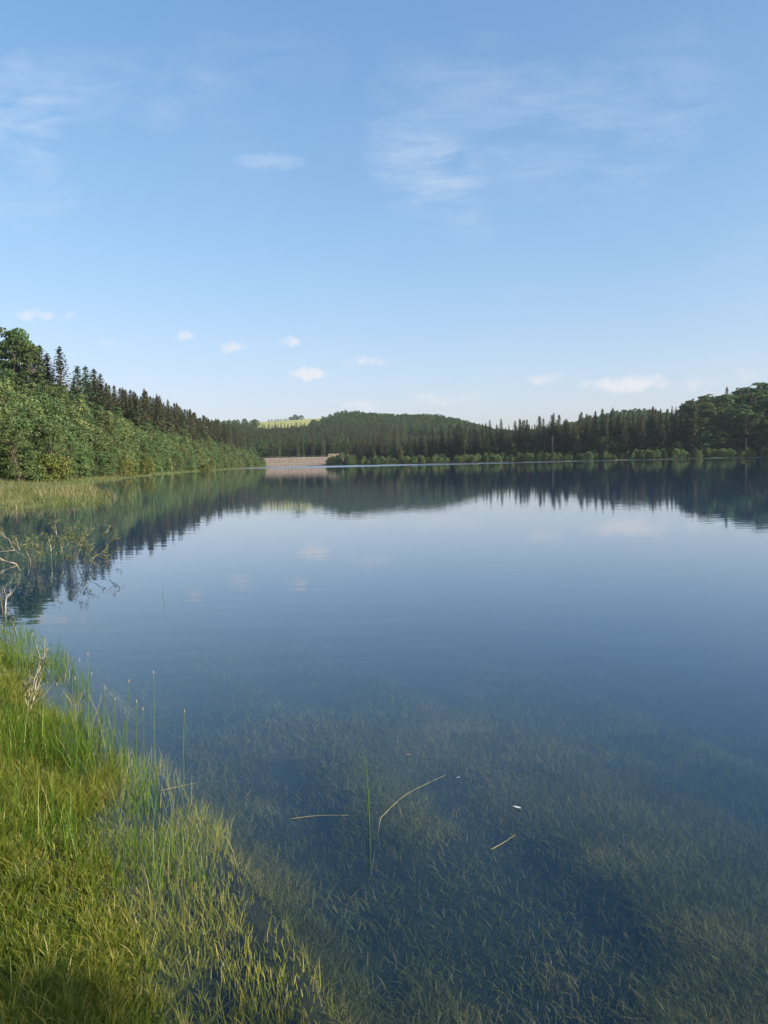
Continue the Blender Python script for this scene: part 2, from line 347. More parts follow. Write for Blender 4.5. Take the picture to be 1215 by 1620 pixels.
def axis_vals(lo, hi, c0, r, cap, start=0.0):
    p = [start]; s = c0
    while p[-1] < hi: p.append(p[-1] + min(s, cap)); s = max(c0, (p[-1] - start) * r)
    q = [start]; s = c0
    while q[-1] > lo: q.append(q[-1] - min(s, cap)); s = max(c0, (start - q[-1]) * r)
    return np.array(sorted(set(q[1:] + p)))
def grid_mesh(name, xs, ys, zf, mat, attrf=None, smooth=True):
    X, Y = np.meshgrid(xs, ys); Z, at_ = zf(X, Y)
    V = np.stack([X, Y, Z], -1).reshape(-1, 3); nx, ny = len(xs), len(ys)
    i = (np.arange(ny - 1)[:, None] * nx + np.arange(nx - 1)[None]).ravel()
    return mesh_np(name, V, [np.stack([i, i + 1, i + nx + 1, i + nx], 1)], attr={k: v.ravel() for k, v in at_.items()}, smooth=smooth, mat=mat)
def tz(X, Y):
    d = sdist(X, Y)
    wood = np.maximum(ss(7, 13, d) * ss(60, 110, Y), ss(620, 640, Y))
    wood = np.where((X < -20) & (Y < 420), ss(6, 10, d) * ss(60, 110, Y), wood)
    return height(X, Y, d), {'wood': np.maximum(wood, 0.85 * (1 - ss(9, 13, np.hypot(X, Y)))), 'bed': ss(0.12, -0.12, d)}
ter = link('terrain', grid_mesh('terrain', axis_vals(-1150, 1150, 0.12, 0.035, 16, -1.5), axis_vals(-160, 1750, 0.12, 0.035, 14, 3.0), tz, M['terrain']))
tag(ter, kind='structure')

def wz(X, Y):
    dR = seg_dist(X, Y, RA, RB)
    n1 = vnoise(X, Y, 45, 5); n2 = vnoise(X * 0.35, Y, 9, 6)
    n3 = vnoise(X * 0.30, Y, 22, 7); reach = 200 - 120 * ss(30, 150, X)
    r = ss(2, 6, dR) * (1 - ss(0.55, 1.0, dR / reach + 0.5 * (n1 - 0.5))) * (0.3 + 0.7 * ss(0.35, 0.55, 0.5 * n2 + 0.5 * n3)) * (Y > 230)
    far = ss(540, 600, Y) * ss(0.4, 0.65, n2) * 0.5
    return np.zeros_like(X), {'ruffle': np.maximum(r, far)}
wat = link('lake_water', grid_mesh('lake_water', np.arange(-140, 440, 3.0), np.concatenate([np.arange(-90, 300, 10.0), np.arange(300, 650, 2.5)]), wz, M['water']))
tag(wat, kind='structure')

M['meadow'] = plain_mat('meadow_grass', (0.30, 0.32, 0.10), (0.42, 0.40, 0.15), 0.03, bump=0, spec=0.1)
def mz(X, Y):
    e = np.minimum.reduce([X + 265, -40 - X, Y - 1120, 1440 - Y])
    return height(X, Y) + 1.2 - 5 * (1 - ss(0, 12, e)), {}
tag(link('meadow', grid_mesh('meadow', np.arange(-265, -39, 5.0), np.arange(1120, 1441, 8.0), mz, M['meadow'])), kind='structure')

# ------------------------------------------------------------------ dam
M['riprap'] = plain_mat('riprap_stone', (0.14, 0.11, 0.085), (0.29, 0.235, 0.185), 1.1, detail=9, bump=0.8)
M['concrete'] = plain_mat('pale_concrete', (0.26, 0.23, 0.19), (0.40, 0.36, 0.30), 0.6, bump=0.2)
M['sand'] = plain_mat('sandy_gravel', (0.20, 0.16, 0.09), (0.36, 0.30, 0.18), 0.5, bump=0.3)
M['steel'] = plain_mat('grey_steel', (0.25, 0.26, 0.27), (0.4, 0.4, 0.4), 5, bump=0, rough=0.5)
def build_dam():
    x0, x1 = DAM_A[0] - 18, DAM_B[0] + 3
    y0 = DAM_A[1] - 2
    root = empty('earth_dam', ((x0 + x1) / 2, y0, 0))
    tag(root, 'low stone faced dam closing the far end of the lake', 'dam')
    cx = (x0 + x1) / 2
    def slope(name, prof, mat, jit=0.0):
        xs = np.arange(x0 - cx, x1 - cx + 0.1, 1.0); V = []; Fc = []
        k = len(prof)
        for x in xs:
            for (yy, zz) in prof: V.append((x, yy + random.uniform(-jit, jit), zz + random.uniform(-jit, jit)))
        for i in range(len(xs) - 1):
            for j in range(k - 1): Fc.append((i * k + j, (i + 1) * k + j, (i + 1) * k + j + 1, i * k + j + 1))
        me = bpy.data.meshes.new(name); me.from_pydata(V, [], Fc); me.update(); me.materials.append(mat)
        return link(name, me, root)
    slope('lower_slope', [(-4, -2.0), (0, 0), (1.6, 0.9), (3.2, 1.85)], M['riprap'], 0.12)
    slope('berm', [(3.15, 1.95), (5.6, 2.25)], M['concrete'])
    slope('upper_slope', [(5.5, 2.2), (8, 3.6), (10.5, 5.0), (13, 6.5)], M['riprap'], 0.14)
    slope('crest_kerb', [(12.9, 6.4), (12.95, 6.95), (13.5, 7.0), (13.5, 6.6)], M['concrete'])
    slope('crest_road', [(13.5, 6.75), (18, 6.75), (26, 2), (32, -2)], M['sand'])
    xs = np.arange(x0 - cx + 1, x1 - cx, 6.0)
    rail = MB(); rail.tube([(xs[0], 13.8, 7.9), (xs[-1], 13.8, 7.9)], [0.05, 0.05], 4); link('handrail', rail.mesh('handrail', M['steel']), root)
    pm = MB(); pm.tube([(0, 0, 0), (0, 0, 1.25)], [0.06, 0.05], 4); pme = pm.mesh('railing_post', M['steel'])
    for x in xs:
        p = link('railing_post', pme, root); p.location = (x, 13.8, 6.7)
    sp = at(530, 723, 612)
    r2 = empty('gravel_embankment', (sp.x, 606, 0)); tag(r2, 'pale sandy embankment with flat top at the end of the dam', 'embankment')
    m = MB(); m.v = [Vector(p) for p in ((-7, -6, -1), (8, -6, -1), (9, 9, -1), (-8, 9, -1), (-4.5, 1, 8.0), (5.5, 1, 8.6), (6, 7, 8.6), (-5, 7, 8.0))]
    for f in ((0, 3, 2, 1), (4, 5, 6, 7), (0, 1, 5, 4), (1, 2, 6, 5), (2, 3, 7, 6), (3, 0, 4, 7)): m.f.append(f)
    link('slope', m.mesh('slope', M['sand']), r2)
    c = MB(); c.box((-4.8, 0.6, 8.1), (5.8, 6.5, 9.0)); link('cap_slab', c.mesh('cap_slab', M['concrete']), r2)
build_dam()

# ------------------------------------------------------------------ tree prototypes
def leaf_quads(C, Nrm, size, asp=0.62, wild=0.8, r=rng):
    n = len(C)
    nn = Nrm + r.normal(0, wild, (n, 3)); nn /= np.linalg.norm(nn, axis=1, keepdims=True) + 1e-9
    a = r.normal(0, 1, (n, 3)); u = np.cross(nn, a); u /= np.linalg.norm(u, axis=1, keepdims=True) + 1e-9
    v = np.cross(nn, u); s = np.asarray(size).reshape(-1, 1) * np.ones((n, 1))
    V = np.stack([C - u * s, C - v * s * asp, C + u * s, C + v * s * asp], 1).reshape(-1, 3)
    Fq = np.arange(4 * n).reshape(n, 4)
    return V, Fq
def crown_mesh(name, C, Nrm, size, rnd, mat, asp=0.62, wild=0.8):
    V, Fq = leaf_quads(C, Nrm, size, asp, wild)
    return mesh_np(name, V, [Fq], {'rnd': np.repeat(np.clip(rnd, 0, 1), 4)}, mat=mat)
def lobes_cloud(r, lobes, per, shell=0.75):
    Cs, Ns, Rn = [], [], []
    for (p, rad, tone) in lobes:
        n = int(per * (rad[0] * rad[1] * rad[2]) ** (2 / 3))
        d = r.normal(0, 1, (n, 3)); d /= np.linalg.norm(d, axis=1, keepdims=True)
        d[:, 2] = np.where(d[:, 2] < -0.35, -d[:, 2], d[:, 2])
        k = r.uniform(shell, 1.08, (n, 1)); k = np.where(r.random((n, 1)) < 0.12, k * 1.18, k)
        Cs.append(np.array(p) + d * k * np.array(rad)); Ns.append(d + np.array((0, 0, 0.25))); Rn.append(np.clip(tone + r.normal(0, 0.2, n), 0, 1))
    return np.concatenate(Cs), np.concatenate(Ns), np.concatenate(Rn)
def make_broadleaf(i, H=18.0, W=5.0, base=0.10, leaf=0.30, mat='broad', bark='bark', nl=72, per=62, name='broadleaf', trunk_r=0.26, z0=None):
    r = np.random.default_rng(100 + i)
    lobes = []; zb = H * base
    lean = r.normal(0, 0.05, 2)
    for k in range(nl):
        t = r.uniform(0, 1) ** 0.8
        prof = math.sin(math.pi * (0.12 + 0.83 * t)) ** 0.7 * (1.06 - 0.25 * t)
        a = r.uniform(0, 2 * math.pi); q = W * prof * math.sqrt(r.uniform(0.15, 1.0)) * r.uniform(0.75, 1.12)
        z = zb + (H - zb) * (0.06 + 0.86 * t)
        s = r.uniform(0.14, 0.26) * W * (1.1 - 0.35 * t)
        lobes.append(((q * math.cos(a) + lean[0] * z, q * math.sin(a) + lean[1] * z, z), (s * r.uniform(0.9, 1.3), s * r.uniform(0.9, 1.3), s * r.uniform(0.6, 0.95)), r.uniform(0.25, 0.75)))
    C, Nn, Rn = lobes_cloud(r, lobes, per)
    me = crown_mesh(name + '_crown', C, Nn, r.uniform(leaf * 0.7, leaf * 1.25, len(C)), Rn, M[mat])
    tb = MB(); top = H * 0.8
    pts = [(lean[0] * z + r.normal(0, 0.08), lean[1] * z + r.normal(0, 0.08), z) for z in np.linspace(-1.0, top, 7)]
    tb.tube(pts, [trunk_r * (1.15 - 0.95 * k / 6) for k in range(7)], 6)
    for lb in lobes[::4]:
        p = Vector(lb[0]); z0_ = max(H * 0.1, p.z * 0.62); s = Vector((lean[0] * z0_, lean[1] * z0_, z0_)); mid = s.lerp(p, 0.5) + Vector((0, 0, -0.25))
        tb.tube([s, mid, p], [trunk_r * 0.42, trunk_r * 0.28, 0.03], 4)
    return me, tb.mesh(name + '_trunk', M[bark])
def make_willow(i, H=7.0, W=3.2, mat='willow', leaf=0.20, nl=54, per=110):
    r = np.random.default_rng(300 + i); lobes = []
    for k in range(nl):
        t = r.uniform(0, 1); prof = (1 - t ** 2.2) ** 0.6 * (0.75 + 0.35 * t)
        a = r.uniform(0, 2 * math.pi); q = W * prof * math.sqrt(r.uniform(0.1, 1.0))
        z = H * (0.05 + 0.83 * t); s = r.uniform(0.16, 0.27) * W
        lobes.append(((q * math.cos(a), q * math.sin(a), z), (s, s, s * r.uniform(1.0, 1.7)), r.uniform(0.25, 0.8)))
    C, Nn, Rn = lobes_cloud(r, lobes, per, 0.6)
    C[:, 2] = np.maximum(C[:, 2], 0.05)
    me = crown_mesh('willow_foliage', C, Nn, r.uniform(leaf * 0.7, leaf * 1.3, len(C)), Rn, M[mat], asp=0.45)
    tb = MB()
    for k in range(7):
        lb = lobes[k * 5]; p = Vector(lb[0]); b = Vector((r.normal(0, 0.25), r.normal(0, 0.25), -0.5)); m = b.lerp(p, 0.5) + Vector((0, 0, 0.5))
        tb.tube([b, m, p], [0.09, 0.06, 0.015], 5)
    return me, tb.mesh('willow_stems', M['bark'])
def make_spruce(i, H=26.0, W=3.4, base=0.06, mat='spruce', bark='bark', droop=0.32, dens=1.0, leaf=0.36):
    r = np.random.default_rng(500 + i); C, Nn, S, Rn = [], [], [], []
    z = H * base
    while z < H * 0.985:
        t = (z - H * base) / (H - H * base)
        Lb = W * (1 - t) ** 0.82 * (0.55 + 0.45 * min(1, t / 0.12)) + 0.12
        nb = int(round((5 + 3 * (1 - t)) * dens)); off = r.uniform(0, 6.28)
        for k in range(nb):
            if r.random() < 0.08: continue
            a = off + 6.283 * k / nb + r.normal(0, 0.18); L_ = Lb * r.uniform(0.62, 1.15)
            dr = droop * r.uniform(0.6, 1.4) * (1.1 - 0.9 * t)
            m = max(3, int(L_ / 0.34)); s = np.linspace(0.18, 1.0, m)
            zz = z - dr * L_ * s + 0.28 * L_ * s ** 2.5 * dr + (0.25 * t) * L_ * s
            px = np.cos(a) * L_ * s; py = np.sin(a) * L_ * s
            side = np.array((-math.sin(a), math.cos(a), 0)); tone = r.uniform(0.1, 0.75)
            wid = 0.42 * L_ * (1 - s * 0.75) * r.uniform(0.5, 1.0)
            for sg in (-1, 0, 1):
                P = np.stack([px, py, zz], 1) + side * (sg * wid)[:, None] + np.array((0, 0, -0.10)) * abs(sg) + r.normal(0, 0.07, (m, 3))
                C.append(P); S.append(np.full(m, leaf) * r.uniform(0.7, 1.2, m) * (0.55 + 0.6 * (1 - t)))
                nrm = np.array((math.cos(a) * 0.55, math.sin(a) * 0.55, 0.85)); Nn.append(np.tile(nrm, (m, 1))); Rn.append(np.clip(tone + 0.25 * s - 0.05 + r.normal(0, 0.1, m), 0, 1))
        z += r.uniform(0.42, 0.72) * (1.05 - 0.35 * t)
    lead = np.linspace(H * 0.94, H, 8)
    C.append(np.stack([lead * 0, lead * 0, lead], 1)); S.append(np.full(8, 0.16)); Nn.append(np.tile((1.0, 0, 0.2), (8, 1))); Rn.append(np.full(8, 0.6))
    C = np.concatenate(C); Nn = np.concatenate(Nn); S = np.concatenate(S); Rn = np.concatenate(Rn)
    me = crown_mesh('spruce_crown', C, Nn, S, Rn, M[mat], asp=0.5, wild=0.45)
    tb = MB(); tb.tube([(r.normal(0, 0.03), r.normal(0, 0.03), zz) for zz in np.linspace(-1, H * 0.97, 8)], [0.30 * (1.05 - k / 7) + 0.02 for k in range(8)], 6)
    if base > 0.25:
        for k in range(14):
            zz = r.uniform(H * 0.12, H * base); a = r.uniform(0, 6.28); q = r.uniform(0.5, 1.5)
            tb.tube([(0, 0, zz), (q * math.cos(a), q * math.sin(a), zz - 0.25)], [0.04, 0.012], 3)
    return me, tb.mesh('spruce_trunk', M[bark])
PROTO = {'dome': [], 'broad': [], 'willow': [], 'spruce': [], 'bare': [], 'larch': [], 'yellow': [], 'birch': []}
HT = {'dome': 14.0, 'broad': 18.0, 'willow': 7.0, 'spruce': 26.0, 'bare': 26.0, 'larch': 18.0, 'yellow': 4.0, 'birch': 14.0}
for i in range(5): PROTO['broad'].append(make_broadleaf(i, W=(5.2, 4.6, 5.6, 4.3, 5.0)[i]))
for i in range(5): PROTO['willow'].append(make_willow(i, W=(3.2, 2.8, 3.6, 3.0, 2.6)[i]))
for i in range(5): PROTO['spruce'].append(make_spruce(i, W=(3.4, 3.0, 3.8, 2.8, 3.3)[i], base=(0.05, 0.1, 0.05, 0.15, 0.08)[i]))
for i in range(3): PROTO['bare'].append(make_spruce(20 + i, W=2.7, base=(0.5, 0.42, 0.58)[i], bark='pale_bark', dens=0.9))
for i in range(2): PROTO['larch'].append(make_spruce(30 + i, H=18.0, W=2.6, base=0.05, mat='larch', droop=0.1, dens=0.9, leaf=0.30))
for i in range(2): PROTO['yellow'].append(make_willow(20 + i, H=4.0, W=2.4, mat='yellow', leaf=0.16, per=130))
for i in range(2): PROTO['dome'].append(make_willow(60 + i, H=14.0, W=8.5, mat='broad', leaf=0.4, per=20))
for i in range(3): PROTO['birch'].append(make_broadleaf(40 + i, H=14.0, W=3.5, base=0.02, leaf=0.23, mat='willow', bark='bark', nl=76, per=95, name='birch', trunk_r=0.16))
NAMES = {'dome': ('broadleaf_tree', 'tree', 'crown', 'trunk'), 'broad': ('broadleaf_tree', 'tree', 'crown', 'trunk'), 'willow': ('willow_shrub', 'shrub', 'foliage', 'stems'), 'spruce': ('spruce_tree', 'spruce', 'crown', 'trunk'),
         'bare': ('spruce_tree', 'spruce', 'crown', 'trunk'), 'larch': ('larch_tree', 'larch', 'crown', 'trunk'), 'yellow': ('broom_bush', 'bush', 'foliage', 'stems'), 'birch': ('birch_tree', 'birch', 'crown', 'trunk')}
REP = {}                                     # (kind, variant) -> a placed crown object, reused by the woods' instancers
COUNT = {}
def plant(kind, X, Y, H, label, group=None, var=None, wide=1.0, z=None, rz=None):
    v = var % len(PROTO[kind]) if var is not None else int(rng.integers(len(PROTO[kind])))
    nm, cat, pc, pt = NAMES[kind]
    if z is None: z = float(height(np.array([X]), np.array([Y]))[0]) - 0.15
    s = H / HT[kind]
    root = empty(nm, (X, Y, z), rng.uniform(0, 6.28) if rz is None else rz); root.scale = (s * wide, s * wide, s)
    c = link(pc, PROTO[kind][v][0], root); link(pt, PROTO[kind][v][1], root)
    tag(root, label, cat, group); REP.setdefault((kind, v), c); COUNT[nm] = COUNT.get(nm, 0) + 1
    return root

# ------------------------------------------------------------------ planting
trees = []                                   # (kind, X, Y, H, label, group, wide)
def inwood(X, Y): return sdist(np.array([X]), np.array([Y]))[0]
def jitter(x0, x1, y0, y1, s):
    xs = np.arange(x0, x1, s); ys = np.arange(y0, y1, s); X, Y = np.meshgrid(xs, ys)
    X = X + rng.uniform(-0.42, 0.42, X.shape) * s; Y = Y + rng.uniform(-0.42, 0.42, Y.shape) * s
    return X.ravel(), Y.ravel()
def colpx(X, Y): return CX + F * X / Y
def bank_zone(y): return 'beside the reed spit' if y < 135 else 'near the ochre bushes' if y < 200 else 'before the spruce ridge' if y < 400 else 'towards the dam'
def shore_zone(c): return 'next to the dam' if c < 610 else 'below the wooded hill' if c < 770 else 'by the brown stemmed spruce' if c < 925 else 'around the pale trunked pines' if c < 1020 else 'where the ground starts rising' if c < 1090 else 'on the leafy rising ground'
def hsize(h, lo, hi): return 'short' if h < lo else 'tall' if h > hi else 'middling'
GL_W = 'willow scrub along the grassy left bank'
# left bank, front scrub
X, Y = jitter(-150, -30, 92, 610, 4.6); d = sdist(X, Y)
for x, y, dd in zip(X, Y, d):
    lo = 5.0 if y < 300 else 4.0
    if lo < dd < lo + 17 and -260 < colpx(x, y) and x < -30:
        h = rng.uniform(5.0, 8.5) * (0.8 + 0.045 * (dd - lo)) * (0.85 if y > 400 else 1.0)
        k = 'willow' if rng.random() < 0.72 else 'birch'
        trees.append((k, x, y, h * (1.25 if k == 'birch' else 1), {'willow': '%s pale green willow %s of the grassy bank, %s' % (hsize(h, 5, 7.5), 'lowest' if dd < lo + 5 else 'halfway' if dd < lo + 11 else 'uppermost', bank_zone(y)), 'birch': '%s light green birch %s on the grassy bank, %s' % (hsize(h, 5, 7.5), 'at the water' if dd < lo + 6 else 'behind the willows', bank_zone(y))}[k], GL_W if k == 'willow' else 'young birches on the grassy bank', rng.uniform(0.9, 1.25)))
# left slope near part: mixed pale trees with darker broadleaves higher up
X, Y = jitter(-210, -45, 95, 330, 6.2); d = sdist(X, Y)
for x, y, dd in zip(X, Y, d):
    if 23 < dd < 85 and -300 < colpx(x, y) < 330:
        up = dd + 0.05 * (y - 150)
        k = rng.choice(['birch', 'broad', 'willow'], p=[0.45, 0.35, 0.20]) if up < 45 else rng.choice(['broad', 'birch', 'spruce'], p=[0.6, 0.25, 0.15])
        h = {'birch': rng.uniform(9, 14), 'broad': rng.uniform(10, 16), 'willow': rng.uniform(8, 10), 'spruce': rng.uniform(14, 20)}[k]
        zn = ('low' if dd < 35 else 'halfway up' if dd < 52 else 'high') + ' on the steep wooded slope, ' + bank_zone(y)
        lab = {'birch': 'light green birch ', 'broad': 'bushy mid green broadleaf tree ', 'willow': 'grey green willow ', 'spruce': 'dark spruce '}[k] + zn
        trees.append((k, x, y, h, lab, 'trees on the steep slope above the bank', rng.uniform(0.9, 1.15)))
# left ridge of spruces running away to the dam
X, Y = jitter(-190, -60, 255, 640, 5.6); d = sdist(X, Y)
for x, y, dd in zip(X, Y, d):
    if 19 < dd < 60 and colpx(x, y) > 120 and y > 282:
        k = 'spruce' if rng.random() < 0.93 else 'broad'
        sp_h = rng.uniform(20, 25)
        trees.append((k, x, y, sp_h if k == 'spruce' else 14, '%s dark spruce of the long ridge, %s, %s' % (hsize(h_ := (0 if k != 'spruce' else sp_h), 21.5, 23.5), 'front row' if dd < 27 else 'deeper row', 'by the steep slope' if y < 340 else 'mid ridge' if y < 450 else 'towards the dam') if k == 'spruce' else 'rounded broadleaf tree at the foot of the spruce ridge', 'spruces of the long ridge' if k == 'spruce' else 'broadleaf trees of the ridge', rng.uniform(1.25, 1.6)))
# right shore: willow band
X, Y = jitter(-45, 330, 330, 600, 4.4); d = sdist(X, Y); dR = seg_dist(X, Y, RA, RB)
for x, y, dd, dr in zip(X, Y, d, dR):
    if 1.5 < dd < 13 and abs(dr - dd) < 0.5:
        wh = rng.uniform(3.6, 6.4) * (0.75 + 0.03 * dd)
        trees.append(('willow', x, y, wh, '%s rounded willow of the far waterside band, %s, %s' % (hsize(wh, 4, 5.2), 'at the water' if dd < 6 else 'against the forest', shore_zone(colpx(x, y))), 'willows along the far forest shore', rng.uniform(0.95, 1.3)))
# right forest
X, Y = jitter(-45, 360, 335, 700, 5.4); d = sdist(X, Y); dR = seg_dist(X, Y, RA, RB)
for x, y, dd, dr in zip(X, Y, d, dR):
    if 13 < dd < 90 and dr < 95 and x > -32 + (dd - 13) * 0.15:
        c = colpx(x, y)
        if c > 1085: k = rng.choice(['broad', 'spruce', 'larch', 'bare'], p=[0.66, 0.24, 0.08, 0.02])
        elif dd < 19: k = rng.choice(['broad', 'spruce', 'bare', 'larch'], p=[0.25, 0.63, 0.04, 0.08])
        else: k = rng.choice(['broad', 'spruce', 'bare'], p=[0.10, 0.87, 0.03])
        hs = np.interp(c, [540, 600, 680, 760, 850, 950, 1010, 1060, 1215], [19, 21, 22, 24, 26, 29, 27, 27, 25])
        h = {'broad': rng.uniform(0.5, 0.72) if c < 1085 else rng.uniform(0.72, 0.95), 'spruce': rng.uniform(0.76, 1.03), 'bare': rng.uniform(0.9, 1.08), 'larch': rng.uniform(0.55, 0.7)}[k] * hs
        if k == 'broad' and dd < 19: h *= 0.7
        if dd > 34 and c < 1085: h *= 0.78
        row = 'front row' if dd < 20 else 'second row' if dd < 32 else 'inner row'
        lab = '%s %s across the lake, %s, %s' % (hsize(h / hs, 0.62, 0.92), {'broad': 'broadleaf tree', 'spruce': 'dark spruce', 'bare': 'bare trunked spruce', 'larch': 'light green larch'}[k], row, shore_zone(c))
        trees.append((k, x, y, h, lab, {'broad': 'broadleaf trees across the lake', 'spruce': 'spruces across the lake', 'bare': 'bare trunked spruces across the lake', 'larch': 'larches across the lake'}[k], rng.uniform(1.3, 1.75)))
# valley wood behind the dam
X, Y = jitter(-160, 40, 650, 960, 6.4)
for x, y in zip(X, Y):
    c = colpx(x, y)
    if 340 < c < 640:
        k = rng.choice(['broad', 'spruce', 'larch'], p=[0.42, 0.50, 0.08]) if c < 470 or y > 820 else rng.choice(['broad', 'spruce', 'larch'], p=[0.2, 0.7, 0.1])
        h = {'broad': rng.uniform(14, 19), 'spruce': rng.uniform(18, 24), 'larch': rng.uniform(16, 20)}[k]
        trees.append((k, x, y, h, '%s %s of the mixed wood behind the dam, %s, %s' % (hsize(h, 16.5, 20), {'broad': 'broadleaf tree', 'spruce': 'grey green spruce', 'larch': 'pale larch'}[k], 'front rows' if y < 720 else 'middle rows' if y < 820 else 'back rows', 'by the spruce ridge' if c < 430 else 'below the meadow' if c < 520 else 'beside the dark forest'), 'mixed wood behind the dam', 1.25))
# left back and far hills
X, Y = jitter(-420, -60, 640, 1130, 9.0)
for x, y in zip(X, Y):
    c = colpx(x, y)
    if 300 < c < 408: trees.append((rng.choice(['broad', 'spruce'], p=[0.7, 0.3]), x, y, rng.uniform(13, 19), 'far', None, 1.1))
X, Y = jitter(-130, 260, 960, 1260, 8.0)
for x, y in zip(X, Y):
    if colpx(x, y) > 482 and y < 1000 + 3.2 * (colpx(x, y) - 478): trees.append(('broad', x, y, rng.uniform(11, 16), 'far', None, 1.15))
X, Y = jitter(170, 400, 690, 960, 8.0)
for x, y in zip(X, Y): trees.append(('broad', x, y, rng.uniform(13, 18), 'far', None, 1.15))

TX = np.array([t[1] for t in trees]); TY = np.array([t[2] for t in trees]); TH = np.array([t[3] for t in trees])
TZ = height(TX, TY) - 0.15
TPX = CX + F * TX / TY; TOP = (TZ + TH - EYE.z) / TY * F; BOT = (TZ - EYE.z) / TY * F
sky_buf = np.full(1400, -50.0); vis = np.full(len(trees), -1e9)
for i in np.argsort(TY):
    w = max(1, int(1.3 * F / TY[i])); c = int(TPX[i])
    if -40 <= c - w and c + w < 1255:
        sl = slice(c - w + 60, c + w + 61)
        vis[i] = TOP[i] - sky_buf[sl].min()
        # crowns taper: raise the buffer by most of the tree's height
        sky_buf[sl] = np.maximum(sky_buf[sl], TOP[i] - 0.12 * (TOP[i] - BOT[i]))
KMAX = {'broadleaf_tree': 290, 'willow_shrub': 295, 'spruce_tree': 295, 'larch_tree': 120, 'birch_tree': 220, 'broom_bush': 50}
size_order = sorted(range(len(trees)), key=lambda i: -(TOP[i] - BOT[i]))
rest = []
for i in size_order:
    k, x, y, h, lab, grp, wide = trees[i]
    nm = NAMES[k][0]
    if lab != 'far' and vis[i] > 2.0 and COUNT.get(nm, 0) < KMAX[nm]:
        plant(k, float(x), float(y), float(h), lab, grp, wide=float(wide), z=float(TZ[i]))
    else: rest.append(i)

# single trees one can point to
def special(kind, px, py_top, Y, label, var=0, wide=1.0, H=None, group=None):
    p = at(px, py_top, Y); z = float(height(np.array([p.x]), np.array([Y]))[0]) - 0.2
    plant(kind, p.x, Y, (p.z - z) if H is None else H, label, group, var, wide, z)
special('broad', 32, 514, 236, 'tall dark broadleaf tree topping the steep wooded slope', 0, 0.95)
special('broad', 14, 524, 226, 'rounded tree filling the crest beside the topmost broadleaf', 3, 1.0)
special('broad', 48, 536, 228, 'lower broadleaf tree between the topmost tree and the spruces', 1, 1.0)
special('broad', -8, 505, 238, 'broad crowned tree beside the tallest tree of the slope', 2, 0.9)
special('spruce', 93, 547, 229, 'pointed lone spruce standing out of the skyline on the slope', 0, 1.9)
special('spruce', 62, 545, 236, 'short brownish spruce next to the pointed lone spruce', 2, 1.9)
special('spruce', 74, 556, 232, 'spruce pressed between two others on the slope skyline', 4, 1.9)
special('larch', 122, 577, 239, 'blue green conifer in the skyline gap below the lone spruce', 0, 1.9)
special('larch', 135, 578, 242, 'twin topped blue green conifer on the slope skyline', 1, 1.9)
special('spruce', 148, 582, 246, 'dark spruce at the lower end of the slope skyline', 1, 1.9)
special('spruce', 158, 590, 250, 'last dark spruce before the skyline drops to the ridge', 0, 1.9)
special('yellow', 70, 716, 100, 'yellow flowering broom bush on the grassy bank', 0, 1.1)
special('yellow', 88, 718, 102, 'second yellow broom bush leaning on its twin', 1, 1.0)
special('yellow', 8, 726, 98, 'yellowish bush at the edge of the willow scrub', 1, 1.0)
special('yellow', 198, 726, 150, 'small ochre bush at the grassy lake margin', 0, 1.0)
special('yellow', 232, 724, 175, 'brownish bush among pale dead stumps on the bank', 1, 1.0)
special('yellow', 325, 733, 262, 'rounded olive bush on the tip of the grassy bank', 0, 1.3)
special('bare', 968, 650, 478, 'tall pine with straight pale bare trunk behind the willows', 0, 0.95)
special('bare', 978, 655, 480, 'second tall pine with bare trunk beside its twin', 2, 0.95)
special('bare', 876, 652, 497, 'bare trunked spruce showing brown stem in the forest edge', 1, 1.0)
special('larch', 960, 668, 474, 'bright green larch beside two bare trunked pines', 0, 1.0)
special('dome', 404, 663.5, 1180, 'single round tree on the skyline beside the meadow', 1, 1.2)
special('dome', 460, 659.5, 1345, 'low end tree of the dark clump beside the hedge bushes', 0, 1.3)
special('dome', 467, 656, 1350, 'tallest dark tree of the clump on the meadow crest', 1, 1.2)
special('dome', 476, 657, 1347, 'dark tree of the meadow clump on the side away from the hedge', 0, 1.2)
special('dome', 471, 673, 1150, 'dark round tree below the pale meadow', 2, 1.2)
special('dome', 448, 674, 1140, 'low wide tree in the hedge at the foot of the meadow', 0, 1.4)
PROTO['birch'].append(make_broadleaf(77, H=14.0, W=3.4, base=0.2, leaf=0.2, mat='willow', nl=50, per=60, name='birch', trunk_r=0.12))
plant('birch', 16.0, -6.15, 11.0, 'young tree on the shore whose shadow reaches the near bank', None, 3, 0.8)
for px, pt in ((521, 724), (527, 721), (534, 719), (541, 715), (549, 717), (557, 719)): special('willow', px, pt, 588 - (px - 521) * 0.9, 'dark willow covering the foot of the sandy embankment', int(px) % 5, 1.3, None, 'willows before the embankment')
for px in (425, 430, 436, 440, 444, 449, 453): special('willow', px, 665.3 - (px - 425) * 0.06, 1340, 'small hedge bush on the meadow crest line', int(px) % 5, 1.0, 5.0, 'hedge bushes on the meadow crest')

